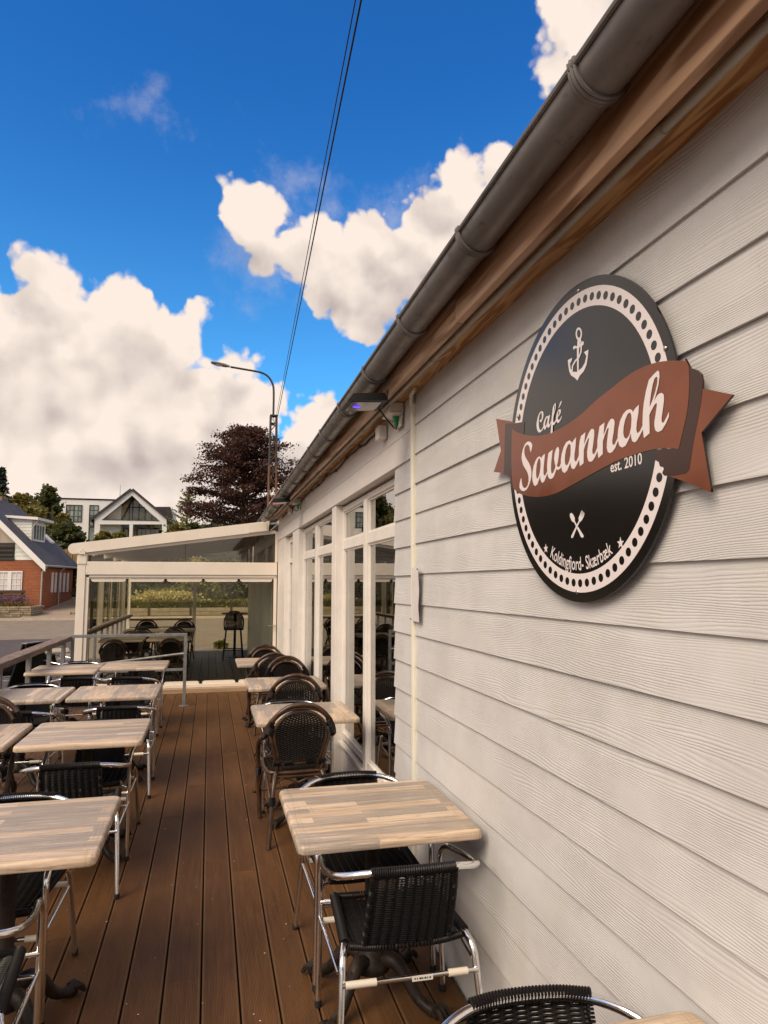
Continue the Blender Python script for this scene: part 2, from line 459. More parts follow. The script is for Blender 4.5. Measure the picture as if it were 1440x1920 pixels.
sm = g.noise(g.coord('Object', (1, 1, 1)), 9, 4, .6); g.out(rough=g.ramp(sm, .3, .75, .09, .24)); M['alu'] = m
def rattan_mat():
    m = mat('rattan_pole', (.10, .05, .022), .35); g = NG(m)
    n = g.noise(g.coord('Object', (1, 1, 1)), 16, 5, .65); n2 = g.noise(g.coord('Object', (1, 1, .25)), 90, 2, .6)
    c = g.mix(g.ramp(n, .35, .68), (.034, .016, .008), (.100, .052, .025)); c = g.mix(g.math('MULTIPLY', n2, .4), c, (.035, .017, .009))
    g.out(c, .33); return m
M['rattan'] = rattan_mat()
M['iron'] = mottled('cast_iron', (.012, .009, .007), (.032, .021, .015), 30, .5, .3, .002, spec=.3)
M['rubber'] = mat('black_rubber', (.012, .012, .012), .7)
M['sleeve'] = mat('cream_plastic_sleeve', (.66, .60, .50), .5)
M['trim'] = mottled('white_trim_paint', (.70, .65, .60), (.77, .72, .665), 6, .42, .05, .001)
M['header'] = mottled('white_board_paint', (.66, .615, .575), (.72, .675, .635), 5, .55, .15, .0012, stretch=(1, 1, 8), bscale=30)
M['cream'] = mottled('cream_aluminium', (.72, .64, .53), (.77, .69, .58), 3, .38)
M['upvc'] = mottled('yellowed_strip', (.74, .70, .56), (.78, .74, .63), 6, .45)
def gutter_mat():
    m = mat('gutter_plastic', (.15, .125, .11), .38); g = NG(m)
    v = g.coord('Object', (1, 1, 1)); a = g.noise(v, 3.2, 5, .6); st = g.noise(g.coord('Object', (2, 1, 2)), 13, 3, .55)
    c = g.mix(g.ramp(a, .3, .7), (.108, .099, .095), (.168, .153, .146))
    c = g.mix(g.math('MULTIPLY', g.ramp(st, .62, .72), .55), c, (.06, .05, .043))
    g.out(c, g.ramp(st, .4, .7, .33, .55)); return m
M['gutter'] = gutter_mat()
def wood_mat(name, a, b, axis=1, rough=.55, dens=24):
    m = mat(name, a, rough); g = NG(m)
    stv = [6, 6, 6]; stv[axis] = .5
    v = g.coord('Object', tuple(stv)); wv = g.noise(v, 1.1, 3, .55)
    w = g.math('SINE', g.math('MULTIPLY', wv, dens * 2.2)); n = g.noise(g.coord('Object', tuple(x * 8 for x in stv)), 2, 4, .6)
    c = g.mix(g.ramp(w, -.7, .9), a, b); c = g.mix(g.math('MULTIPLY', n, .35), c, tuple(x * .6 for x in a))
    kn = g.ramp(g.noise(g.coord('Object', tuple((2.2 if i == axis else 7) for i in range(3))), 1.4, 1, .5), .76, .80)
    c = g.mix(g.math('MULTIPLY', kn, .8), c, tuple(x * .25 for x in a))
    big = g.noise(g.coord('Object', (1.2, .8, 1.2)), 1.5, 3, .6)
    c = g.mix(g.math('MULTIPLY', g.ramp(big, .4, .7), .5), c, tuple(x * .7 for x in b))
    g.out(c, rough, g.bump(n, .25, .0012)); return m
M['eave_wood'] = wood_mat('eave_timber', (.36, .165, .055), (.68, .42, .19), 1, .5, 44)
M['fascia'] = wood_mat('fascia_timber', (.25, .115, .048), (.54, .33, .20), 1, .42, 16)
M['rail_wood'] = wood_mat('weathered_handrail', (.15, .095, .065), (.24, .165, .12), 1, .6)
M['step_wood'] = wood_mat('step_timber', (.34, .22, .13), (.45, .31, .19), 0, .55)
M['fence_wood'] = wood_mat('fence_timber', (.27, .155, .05), (.37, .235, .09), 2, .75)
M['bench_wood'] = wood_mat('dark_timber', (.045, .024, .014), (.08, .045, .026), 0, .7)
M['conduit'] = mottled('grey_conduit', (.33, .31, .27), (.42, .39, .34), 9, .45)
M['galv'] = mottled('galvanised_steel', (.17, .168, .16), (.25, .245, .235), 12, .5, metal=.3)
M['rust'] = mottled('rusty_steel', (.095, .042, .02), (.17, .078, .036), 3, .75)
M['dark_metal'] = mat('dark_metal', (.03, .026, .022), .5)
M['black'] = mat('black_plastic', (.008, .0075, .0075), .45, 0, .2)
M['white_plastic'] = mat('white_plastic', (.72, .68, .62), .4)
M['green_plug'] = mat('green_plug', (.015, .26, .075), .4)
M['paper'] = mottled('laminated_paper', (.70, .65, .65), (.76, .71, .71), 8, .3)
M['print'] = mat('grey_print', (.50, .46, .47), .5)
def glass_mat(name, tint=(.9, .93, .9), ior=1.5, base=0.0, rough=0.0):
    m = bpy.data.materials.new(name); m.use_nodes = True; t = m.node_tree
    for n in list(t.nodes): t.nodes.remove(n)
    tr = t.nodes.new('ShaderNodeBsdfTransparent'); tr.inputs[0].default_value = (*tint, 1)
    gl = t.nodes.new('ShaderNodeBsdfGlossy'); gl.inputs['Roughness'].default_value = rough; gl.inputs[0].default_value = (.97, .97, .95, 1)
    fr = t.nodes.new('ShaderNodeFresnel'); fr.inputs[0].default_value = ior
    ad = t.nodes.new('ShaderNodeMath'); ad.operation = 'ADD'; ad.use_clamp = True; ad.inputs[1].default_value = base
    mx = t.nodes.new('ShaderNodeMixShader'); o = t.nodes.new('ShaderNodeOutputMaterial')
    tc_ = t.nodes.new('ShaderNodeTexCoord'); nz_ = t.nodes.new('ShaderNodeTexNoise'); nz_.inputs['Scale'].default_value = 1.3; nz_.inputs['Detail'].default_value = 1
    bp = t.nodes.new('ShaderNodeBump'); bp.inputs['Strength'].default_value = .03; bp.inputs['Distance'].default_value = .004
    t.links.new(tc_.outputs['Object'], nz_.inputs['Vector']); t.links.new(nz_.outputs['Fac'], bp.inputs['Height'])
    t.links.new(bp.outputs[0], gl.inputs['Normal'])
    t.links.new(fr.outputs[0], ad.inputs[0]); t.links.new(ad.outputs[0], mx.inputs[0]); t.links.new(tr.outputs[0], mx.inputs[1])
    t.links.new(gl.outputs[0], mx.inputs[2]); t.links.new(mx.outputs[0], o.inputs[0]); return m
M['glass'] = glass_mat('window_glass', (.84, .85, .80), 1.9, .17)
M['cons_glass'] = glass_mat('conservatory_glass', (.97, .96, .89), 1.28, 0.0)
M['roof_glass'] = glass_mat('smoky_glass', (.80, .78, .74), 1.40, .02)
M['far_glass'] = mottled('reflecting_glass', (.10, .13, .11), (.30, .33, .30), .9, .08, spec=.8)
# sign
m = mat('sign_black', (.009, .007, .007), .16, 0, .55); M['sign_black'] = m
m = mat('sign_white', (.74, .68, .68), .32); M['sign_white'] = m
m = mat('sign_copper', (.30, .105, .045), .2, .35, .5); g = NG(m)
n = g.noise(g.coord('Object', (1, 3, 3)), 2.5, 3, .5); g.out(g.mix(g.ramp(n, .3, .7), (.19, .056, .026), (.225, .070, .033)), g.ramp(n, .3, .7, .16, .24))
n2 = g.noise(g.coord('Object', (1, 1, 1)), 7, 2, .5); g.out(nrm=g.bump(n2, .10, .004)); M['sign_copper'] = m
M['sign_fold'] = mat('sign_fold_brown', (.045, .018, .012), .18, .2)
M['steel'] = mat('steel_screw', (.55, .53, .5), .3, 1.0)
# surroundings
M['asphalt'] = mottled('dark_asphalt', (.060, .048, .046), (.085, .068, .063), 3, .85, .3, .004, bscale=160)
M['road'] = mottled('grey_road', (.185, .148, .110), (.235, .19, .142), 2, .85, .3, .004, bscale=120)
M['paving'] = mottled('driveway_paving', (.27, .205, .145), (.36, .285, .205), 2.5, .85, .3, .004, bscale=30)
M['kerb'] = mottled('kerb_stone', (.40, .33, .26), (.5, .42, .33), 5, .8)
M['line'] = mat('road_paint', (.62, .58, .52), .7)
M['soil'] = mottled('soil_and_turf', (.05, .055, .018), (.085, .085, .028), 1.2, .95, .5, .03, bscale=9)
def brick_mat():
    m = mat('red_brick', (.3, .1, .05), .85); g = NG(m)
    tcx = g.n('ShaderNodeTexCoord').outputs['Object']; sx = g.n('ShaderNodeSeparateXYZ'); g.l(tcx, sx.inputs[0])
    cx = g.n('ShaderNodeCombineXYZ'); g.l(g.math('ADD', sx.outputs[0], sx.outputs[1]), cx.inputs[0]); g.l(sx.outputs[2], cx.inputs[1])
    br = g.n('ShaderNodeTexBrick'); g.l(cx.outputs[0], br.inputs['Vector']); br.inputs['Scale'].default_value = 1
    br.inputs['Brick Width'].default_value = .24; br.inputs['Row Height'].default_value = .075; br.inputs['Mortar Size'].default_value = .008
    br.inputs['Color1'].default_value = (.24, .058, .018, 1); br.inputs['Color2'].default_value = (.34, .095, .032, 1)
    br.inputs['Mortar'].default_value = (.30, .16, .085, 1)
    n = g.noise(cx.outputs[0], 1.2, 4, .6)
    g.out(g.mix(g.math('MULTIPLY', n, .4), br.outputs['Color'], (.20, .06, .03)), .85, g.bump(br.outputs['Fac'], -.5, .006)); return m
M['brick'] = brick_mat()
M['slate'] = mottled('dark_roofing', (.050, .044, .052), (.08, .07, .078), 2, .7, .3, .01, bscale=6)
M['roof_dark'] = mottled('black_roofing', (.022, .018, .018), (.04, .034, .034), 2, .6)
M['roof_brown'] = mottled('brown_tiles', (.085, .05, .03), (.12, .075, .05), 2, .8)
M['render'] = mottled('white_render', (.70, .68, .66), (.77, .75, .72), .7, .8)
M['beige_wall'] = mottled('beige_wall', (.42, .34, .27), (.48, .40, .32), 1, .8)
M['chimney_brick'] = mottled('weathered_chimney', (.16, .115, .08), (.24, .18, .13), 3, .9)
M['white_wood'] = mottled('white_weatherboard', (.70, .70, .64), (.76, .76, .70), 2, .7)
M['frame_dark'] = mat('dark_window_frame', (.02, .026, .02), .5)
M['curtain'] = mottled('net_curtain', (.50, .46, .44), (.75, .70, .66), 14, .9, stretch=(6, 1, .1))
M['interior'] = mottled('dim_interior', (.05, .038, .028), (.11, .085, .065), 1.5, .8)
M['grey_panel'] = mottled('grey_green_panel', (.40, .42, .38), (.52, .53, .48), 1, .3)
M['awning'] = mottled('grey_awning', (.25, .25, .245), (.31, .31, .30), 2, .8)
M['stone'] = mottled('planter_stone', (.20, .155, .10), (.36, .29, .20), 5, .9, .5, .01)
M['bark'] = mottled('bark', (.035, .024, .018), (.075, .055, .042), 6, .9, .6, .02)
def leaf_mat(name, a, b, trans=.25):
    m = mat(name, a, .55); g = NG(m)
    gi = g.n('ShaderNodeNewGeometry'); r_ = gi.outputs['Random Per Island']
    n = g.noise(g.coord('Object', (1, 1, 1), shift=False), .9, 2, .5)
    f = g.math('ADD', g.math('MULTIPLY', r_, .55), g.math('MULTIPLY', g.ramp(n, .3, .7), .45))
    g.out(g.mix(f, a, b)); g.b.inputs['Transmission Weight'].default_value = 0
    t = m.node_tree; tl = t.nodes.new('ShaderNodeBsdfTranslucent'); mx = t.nodes.new('ShaderNodeMixShader'); mx.inputs[0].default_value = trans
    tl.inputs[0].default_value = (*[min(1, x * 1.6) for x in b], 1)
    o = [q for q in t.nodes if q.type == 'OUTPUT_MATERIAL'][0]
    t.links.new(g.b.outputs[0], mx.inputs[1]); t.links.new(tl.outputs[0], mx.inputs[2]); t.links.new(mx.outputs[0], o.inputs[0])
    return m
M['leaf_beech'] = leaf_mat('copper_beech_leaves', (.020, .0075, .006), (.085, .030, .018), .25)
M['leaf_olive'] = leaf_mat('olive_leaves', (.065, .058, .010), (.19, .155, .028))
M['leaf_dark'] = leaf_mat('dark_green_leaves', (.022, .028, .007), (.085, .088, .019))
M['leaf_spruce'] = leaf_mat('spruce_needles', (.008, .014, .007), (.025, .035, .016), .1)
M['leaf_lime'] = leaf_mat('yellow_green_needles', (.12, .13, .022), (.28, .27, .06))
M['leaf_mid'] = leaf_mat('mid_green_leaves', (.085, .09, .013), (.23, .21, .034))
M['flower_yellow'] = leaf_mat('pale_yellow_flowers', (.30, .26, .07), (.50, .44, .17))
M['flower_pink'] = leaf_mat('pink_flowers', (.55, .28, .24), (.72, .48, .40))
M['lavender'] = leaf_mat('lavender_flowers', (.10, .055, .095), (.19, .105, .17))
M['led_violet'] = mat('led', (.02, .0, .1), .4); NGb = M['led_violet'].node_tree.nodes['Principled BSDF']
NGb.inputs['Emission Color'].default_value = (.10, .04, 1, 1); NGb.inputs['Emission Strength'].default_value = 1.6
M['led_red'] = mat('led_red', (.3, .01, .01), .4); NGb = M['led_red'].node_tree.nodes['Principled BSDF']
NGb.inputs['Emission Color'].default_value = (1, .05, .04, 1); NGb.inputs['Emission Strength'].default_value = .8

# ================================================================== ground
HP = [(-60, -.25), (13, -.25), (33, .10), (37, .22), (42, .80), (60, 3.6), (80, 5.6), (140, 9.0), (700, 13.0)]
def gh(y):
    for (a, b), (c, d) in zip(HP, HP[1:]):
        if y <= c: return b + (d - b) * max(0, (y - a)) / (c - a)
    return HP[-1][1]
def sheet(name, x0, x1, y0, y1, dz, m, kind='structure', **k):
    ys = [y0] + [y for y, _ in HP if y0 < y < y1] + [y1]
    b = MB()
    vs_ = []; 
    for y in ys: vs_ += [(x0, y, gh(y) + dz), (x1, y, gh(y) + dz)]
    b.add(vs_, [(2*i, 2*i+1, 2*i+3, 2*i+2) for i in range(len(ys) - 1)])
    o = b.build(name, m, fix=False); o['kind'] = kind; return o
sheet('ground', -400, 400, -60, 700, 0, M['soil'])
sheet('car_park', -60, 60, -40, 18.55, .006, M['asphalt']); sheet('car_park', -60, -3.6, 18.55, 24.1, .006, M['asphalt'])
sheet('road', -80, -3.6, 24.1, 33, .010, M['road']); sheet('road', -3.6, 80, 18.55, 33, .010, M['road'])
sheet('driveway', -8.3, -3.2, 33.2, 45, .012, M['paving'])
sheet('pavement', -80, 80, 33.16, 34.6, .018, M['paving'])
b = MB()
b.box(-80, 80, 33.0, 33.15, gh(33) - .1, gh(33) + .10); b.build('kerb', M['kerb'], kind='structure')
b = MB(); b.box(-9.2, -6.9, 21.2, 21.32, gh(21) + .006, gh(21) + .016); b.build('parking_line', M['line'], kind='structure')

# ================================================================== deck
deck = bpy.data.objects.new('deck', None); COL.objects.link(deck); deck['kind'] = 'structure'
PITCHX = .1545
b = MB(); b.box(-1.96, 1.06, -2.2, 11.48, -.24, -.045); b.build('deck_substructure', M['deck_gap'], deck)
bw = PITCHX - .0075
i = 0; x = -1.958
meshes = {}
xs = [0.008 + PITCHX * k for k in range(-13, 7)]
for xi in xs:
    x0 = xi + .00375; x1 = min(x0 + bw, 1.062)
    if x1 < -1.96: continue
    cuts = [-2.2]; y = -2.2 + rnd.choice([1.3, 2.4, 3.2, 4.1])
    while y < 10.2: cuts.append(y); y += rnd.choice([3.0, 3.6, 4.2])
    cuts.append(11.47)
    for a, c in zip(cuts, cuts[1:]):
        bb = MB(); bb.cbox(x0, x1, a + .002, c - .002, -.028 + rnd.uniform(-.0012, .0012), rnd.uniform(-.0012, .0012), .004)
        bb.build('deck_board', M['deck'], deck)
# small pale crumbs lying on the boards
b = MB()
for k in range(45):
    x_ = rnd.uniform(-.55, .5); y_ = rnd.uniform(2.4, 8); s_ = rnd.uniform(.0012, .0035)
    b.sphere((x_, y_, .002), s_, 5, (1.6, 1, .5))
o = b.build('crumbs', mat('crumb', (.62, .55, .46), .8)); o['kind'] = 'stuff'; o['label'] = 'tiny pale crumbs scattered over the brown deck boards'

# ================================================================== cafe building
cafe = thing('cafe_building', 'long white weatherboarded cafe with grey gutter and tall windows beside the deck', 'building', (1.09, 3, 0))
OFF = Vector((-1.09, -3, 0))
def cb(mb, name, mats, parent=cafe, smooth=None):
    """build in world coordinates under the cafe"""
    o = mb.build(name, mats, parent, smooth)
    if parent is cafe: o.location = OFF
    return o
def siding_board(y0, y1, z0, z1, name='siding_board'):
    b = MB(); j = rnd.uniform(-.0008, .0008)
    b.hexa([(1.0800+j, y0, z0), (1.0900+j, y0, z0), (1.0900+j, y1, z0), (1.0800+j, y1, z0),
            (1.0915+j, y0, z1), (1.1035+j, y0, z1), (1.1035+j, y1, z1), (1.0915+j, y1, z1)])
    return cb(b, name, M['siding'])
z = 2.575
while z > -.12:
    siding_board(-2.4, 3.622, z, min(z + .19, 2.757) if z < 2.5 else 2.757); z -= .1645
z = 2.4 - .1635
while z > -.12:
    siding_board(3.660, 4.072, z, z + .1635 + .012); z -= .1635
ys = [3.660, 6.33, 9.86, 11.56]
for a, c in zip(ys, ys[1:]):
    b = MB(); b.cbox(1.078, 1.11, a + .0015, c - .0015, 2.402, 2.559, .003); cb(b, 'header_board', M['header'])
    b = MB(); b.cbox(1.084, 1.11, a + .0015, c - .0015, 2.565, 2.757, .003); cb(b, 'header_board', M['header'])
b = MB(); b.cbox(1.066, 1.10, 3.6235, 3.6585, -.02, 2.70, .004)
b.tube([(1.068, 3.641, 2.69), (1.055, 3.60, 2.735), (1.045, 3.5, 2.742)], .012, 8)
cb(b, 'corner_strip', M['upvc'])
b = MB(); b.box(1.112, 1.2, -2.4, 4.07, -.2, 2.757); b.box(1.112, 1.2, 3.66, 11.56, 2.405, 2.757); cb(b, 'wall_core', M['header'])
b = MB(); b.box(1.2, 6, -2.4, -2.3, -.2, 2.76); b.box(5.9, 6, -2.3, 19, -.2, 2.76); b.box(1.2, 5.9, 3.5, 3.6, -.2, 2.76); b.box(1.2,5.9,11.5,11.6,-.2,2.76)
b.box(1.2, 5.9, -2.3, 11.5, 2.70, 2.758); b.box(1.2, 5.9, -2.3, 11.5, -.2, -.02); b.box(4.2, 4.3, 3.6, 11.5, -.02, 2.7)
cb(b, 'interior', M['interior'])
b = MB(); b.box(1.1, 1.3, 11.56, 19.0, -.2, 2.757); cb(b, 'rear_wall', M['header'])
# posts between the windows
for y0, y1 in ((6.14, 6.34), (8.82, 9.5), (10.5, 11.56)):
    b = MB(); b.cbox(1.088, 1.215, y0, y1, -.02, 2.401, .004); cb(b, 'post', M['trim'])
b = MB(); b.box(1.10, 1.215, 4.074, 4.10, -.02, 2.401); cb(b, 'post', M['trim'])
def window(y0, y1, ym, mw=.09, zb_l=.42, zb_r=.40, zt=2.385, t0=2.00, t1=2.085):
    """frame of two lights with top lights; panes and sill are its sub-parts"""
    xa, xb = 1.150, 1.205; f = MB(); fw = .045
    f.cbox(xa, xb, y0, y0 + fw, .30, zt, .006); f.cbox(xa, xb, y1 - fw, y1, .30, zt, .006)
    f.cbox(xa + .001, xb, y0 + fw, y1 - fw, zt - fw, zt, .006)
    f.cbox(xa - .012, xb, ym - mw / 2, ym + mw / 2, .30, zt - fw, .006)
    f.cbox(xa + .002, xb, y0 + fw, ym - mw / 2, t0, t1, .006); f.cbox(xa + .002, xb, ym + mw / 2, y1 - fw, t0, t1, .006)
    f.cbox(xa + .002, xb, y0 + fw, ym - mw / 2, zb_r - .06, zb_r, .006); f.cbox(xa + .002, xb, ym + mw / 2, y1 - fw, zb_l - .06, zb_l, .006)
    # glazing beads
    for a, c, d, e in ((y0 + fw, ym - mw/2, t1, zt - fw), (ym + mw/2, y1 - fw, t1, zt - fw), (y0 + fw, ym - mw/2, zb_r, t0), (ym + mw/2, y1 - fw, zb_l, t0)):
        for q in ((a, a + .014, d, e), (c - .014, c, d, e), (a + .014, c - .014, d, d + .014), (a + .014, c - .014, e - .014, e)):
            f.box(xa + .016, xa + .03, *q)
    fo = cb(f, 'window', M['trim'])
    for a, c, d, e in ((y0 + fw, ym - mw/2, t1, zt - fw), (ym + mw/2, y1 - fw, t1, zt - fw), (y0 + fw, ym - mw/2, zb_r, t0), (ym + mw/2, y1 - fw, zb_l, t0)):
        p = MB(); p.box(xa + .026, xa + .032, a + .004, c - .004, d + .004, e - .004); p.build('pane', M['glass'], fo)
    s = MB(); s.cbox(xa - .03, xa + .02, y0, y1, .305, .335, .004); s.build('sill', M['trim'], fo)
    q = MB(); q.cbox(xa + .006, xb, y0, y1, -.02, .303, .003)
    q.cbox(xa - .004, xa + .004, y0 + .08, y1 - .08, .05, .26, .002); q.build('panel', M['header'], fo)
    return fo
window(4.10, 6.14, 5.16, .095, .42, .40)
window(6.34, 8.82, 7.68, .13, .42, .42)
# glazed door beyond the second window
f = MB(); xa, xb = 1.15, 1.205
f.cbox(xa, xb, 9.5, 9.60, -.02, 2.385, .005); f.cbox(xa, xb, 10.4, 10.5, -.02, 2.385, .005); f.cbox(xa + .001, xb, 9.6, 10.4, 2.30, 2.385, .005)
f.cbox(xa + .001, xb, 9.6, 10.4, 2.0, 2.06, .005); f.cbox(xa + .001, xb, 9.6, 10.4, -.02, .25, .005)
fo = cb(f, 'door', M['trim'])
for d, e in ((.25, 2.0), (2.06, 2.30)):
    p = MB(); p.box(xa + .026, xa + .032, 9.6, 10.4, d, e); p.build('pane', M['glass'], fo)
p = MB(); p.tube(bentpath([(1.15, 9.66, 1.06), (1.10, 9.66, 1.06), (1.10, 9.80, 1.06)], .015), .009, 8); p.build('handle', M['steel'], fo)
# eaves: soffit, fascia beam, conduit
ys = [-2.4, 1.9, 5.4, 8.3, 11.5]
for a, c in zip(ys, ys[1:]):
    b = MB(); b.box(.945, 1.10, a + .001, c - .001, 2.758, 2.785); cb(b, 'soffit_board', M['eave_wood'])
ys = [-2.4, 2.5, 3.72, 6.2, 7.6, 9.1, 11.46]
for a, c in zip(ys, ys[1:]):
    b = MB(); j = rnd.uniform(-.003, .003); b.cbox(.915 + j, .947 + j, a + .0015, c - .0015, 2.722, 3.02, .004); cb(b, 'fascia_board', M['fascia'])
b = MB(); b.tube([(.985, -2.4, 2.738), (.985, 3.55, 2.738), (.986, 6.2, 2.737), (.985, 11.4, 2.738)], .0125, 10)
for y in (.35, 1.32, 3.02, 4.55, 5.2, 7.4, 9.5): b.tube([(.985, y - .03, 2.738), (.985, y + .03, 2.738)], .0155, 10)
cb(b, 'conduit', M['conduit'], smooth=40)
b = MB(); pts = []
y = 4.36
while y < 10.9:
    pts.append((1.072 + rnd.uniform(-.003, .003), y, 2.722 + .010 * math.sin(y * 5) + rnd.uniform(-.007, .007))); y += .17
b.tube(smoothpath(pts, 3), .0065, 6)
for q in pts[1::3]: b.cbox(q[0] - .009, 1.085, q[1] - .006, q[1] + .006, q[2] - .011, q[2] + .012, .002)
cb(b, 'cable', M['bark'], smooth=50)
# gutter
def gz(y): return 2.888 - .0112 * (y - .5)
GX, GR = .848, .066
def gutter_run(y0, y1, r=GR, th=.0035, a0=0.0, a1=PI):
    b = MB(); n = 20; ny = max(2, int((y1 - y0) / .5))
    vs_ = []
    for iy in range(ny + 1):
        y = y0 + (y1 - y0) * iy / ny
        for rr in (r, r - th):
            for k in range(n + 1):
                a = a0 + (a1 - a0) * k / n
                vs_.append((GX - rr * math.cos(a), y, gz(y) - rr * math.sin(a)))
    m = 2 * (n + 1); fs = []
    for iy in range(ny):
        for k in range(n):
            a = iy * m + k
            fs.append((a, a + 1, a + 1 + m, a + m)); c = a + n + 1; fs.append((c, c + m, c + 1 + m, c + 1))
        fs.append((iy*m, iy*m + m, iy*m + m + n + 1, iy*m + n + 1)); fs.append((iy*m + n, iy*m + 2*n + 1, iy*m + m + 2*n + 1, iy*m + m + n))
    for iy in (0, ny):
        for k in range(n):
            a = iy * m + k; fs.append((a, a + 1, a + n + 2, a + n + 1))
    b.add(vs_, fs)
    return b
g_ = gutter_run(-2.4, 11.45)
g_.tube([(GX - GR - .003, y, gz(y) + .002) for y in (-2.4, 0, 2, 4, 6, 8, 10, 11.45)], .0085, 8)
gut = cb(g_, 'gutter', M['gutter'], smooth=40)
for y in (-.9, -.16, .58, 1.33, 2.09, 2.85, 3.58, 4.33, 5.1, 5.75, 6.5, 7.25, 8.0, 8.7, 9.4, 10.1, 10.8):
    q = MB(); pts = [(GX - (GR + .004) * math.cos(a), y, gz(y) - (GR + .004) * math.sin(a)) for a in [PI * k / 14 for k in range(15)]]
    pts = [(GX - GR - .006, y, gz(y) + .016)] + pts + [(GX + GR + .004, y, gz(y) + .05)]
    for dy in (-.012, 0, .012): q.tube([(p[0], y + dy, p[2]) for p in pts], .0075 if dy == 0 else .006, 6)
    q.build('gutter_bracket', M['gutter'], gut, smooth=50)
b = MB(); b.hexa([(.95, -2.4, 2.99), (6.2, -2.4, 3.9), (6.2, 19, 3.9), (.95, 19, 2.99), (.95, -2.4, 3.03), (6.2, -2.4, 3.94), (6.2, 19, 3.94), (.95, 19, 3.03)])
cb(b, 'roof', M['roof_dark'])

# ---- shelf inside, seen through the near window
sh = thing('bookshelf', 'pale open shelf unit standing inside the near cafe window', 'shelf', (1.75, 6.3, -.02))
b = MB(); b.box(-.02, .02, -.4, .4, 0, 1.45); b.build('back_panel', M['white_plastic'], sh)
for y in (-.4, .4): b = MB(); b.box(-.02, .26, y - .015, y + .015, 0, 1.46); b.build('side_panel', M['white_plastic'], sh)
for z in (.1, .45, .8, 1.12, 1.44): b = MB(); b.box(.021, .26, -.384, .384, z - .012, z + .012); b.build('shelf', M['white_plastic'], sh)

# ---- electric fittings under the eave
def patio_heater(y, label, led, grp, w=.24):
    t = thing('patio_heater', label, 'heater', (.915, y, 2.70), 0, grp)
    b = MB(); s = .5 * w
    b.hexa([(-.235, -s, -.045), (-.015, -s, -.030), (-.015, s, -.030), (-.235, s, -.045), (-.20, -s*.8, .004), (-.03, -s*.8, .018), (-.03, s*.8, .018), (-.20, s*.8, .004)])
    b.build('housing', M['black'], t)
    b = MB(); b.hexa([(-.210, -s*.78, -.0465), (-.045, -s*.78, -.0350), (-.045, s*.78, -.0350), (-.210, s*.78, -.0465), (-.210, -s*.78, -.041), (-.045, -s*.78, -.0295), (-.045, s*.78, -.0295), (-.210, s*.78, -.041)])
    b.build('heater_glass', M['heater_glass'], t)
    b = MB(); b.sphere((-.165, -.01, -.0475), .014, 8, (1.6, 1, .25)); b.build('lamp', led, t)
    b = MB(); b.cbox(-.075, -.004, -.05, .05, .000, .022, .003); b.box(-.004, -.0005, -.05, .05, -.03, .05); b.build('mounting_bracket', M['dark_metal'], t)
    b = MB(); b.tube(smoothpath([(-.03, .04, -.035), (.03, .10, -.075), (.09, .17, -.105), (.125, .24, -.098), (.136, .28, -.078)], 5), .0045, 6); b.build('cord', M['black'], t, smooth=60)
    b = MB(); b.lathe([(.006, -.045), (.012, -.04), (.014, -.015), (.021, -.014), (.021, .016), (.018, .018)], 12, (.136, .285, -.03)); b.build('plug', M['green_plug'], t, smooth=40)
    return t
M['heater_glass'] = mottled('heater_glass', (.13, .12, .12), (.28, .26, .25), 3, .12, spec=.7)
patio_heater(3.62, 'black patio heater with violet lamp under the nearer stretch of gutter', M['led_violet'], 'patio heaters under the eave')
patio_heater(8.35, 'black patio heater with red lamp at the far end of the gutter', M['led_red'], 'patio heaters under the eave')
def socket(y, label):
    t = thing('outlet_box', label, 'socket', (1.078, y, 2.715))
    b = MB(); b.cbox(-.085, 0, -.075, .075, -.020, .040, .005); b.build('box_body', M['white_plastic'], t)
    b = MB(); b.cbox(-.092, -.006, -.085, .085, -.029, -.0215, .002); b.build('base_plate', M['white_plastic'], t)
    b = MB(); b.hexa([(-.02, -.07, -.10), (-.012, -.07, -.10), (-.012, .07, -.10), (-.02, .07, -.10), (-.012, -.07, -.031), (-.004, -.07, -.031), (-.004, .07, -.031), (-.012, .07, -.031)]); b.build('flap', M['white_plastic'], t)
socket(3.905, 'white outlet box holding the green plug, right beside the yellowish wall strip')
socket(8.635, 'white outlet box holding the green plug at the far end of the eave')
def junction(y, z, label):
    t = thing('junction_box', label, 'junction box', (1.078, y, z))
    b = MB(); b.cbox(-.055, 0, -.05, .05, -.045, .045, .006); b.build('box_body', M['white_plastic'], t)
    for dz in (-.022, 0.0, .022):
        b = MB(); b.tube([(-.03, -.0505, dz), (-.03, -.053, dz)], .009, 10); b.build('knockout', M['white_plastic'], t)
junction(4.28, 2.665, 'white junction box on the header board left of the green plug')
junction(9.55, 2.70, 'small white junction box far along the header board')
# ---- notice pinned to the wall
t = thing('wall_notice', 'curling laminated notice pinned to the siding beside the yellowish strip', 'notice', (1.066, 3.55, 1.5))
b = MB(); n = 10; vs_ = []
for k in range(n + 1):
    zz = .285 * k / n
    for yy, xx in ((.068, -.004), (.0, -.006 + .001 * math.sin(k * .6)), (-.075, -.009 - .004 * math.sin(k * .55) ** 2)):
        vs_.append((xx, yy + .0015 * math.sin(k * .7), zz))
vs_ += [(p[0] + .0012, p[1], p[2]) for p in vs_]
m_ = 3 * (n + 1); fs = []
for k in range(n):
    for j in range(2):
        a = 3 * k + j; fs.append((a, a + 1, a + 4, a + 3)); fs.append((m_ + a, m_ + a + 3, m_ + a + 4, m_ + a + 1))
b.add(vs_, fs); b.build('sheet', M['paper'], t, smooth=60)
for yy, zz in ((-.066, .275), (.055, .012)):
    q = MB(); q.sphere((-.016, yy, zz), .004, 8); q.build('pin', M['dark_metal'], t)

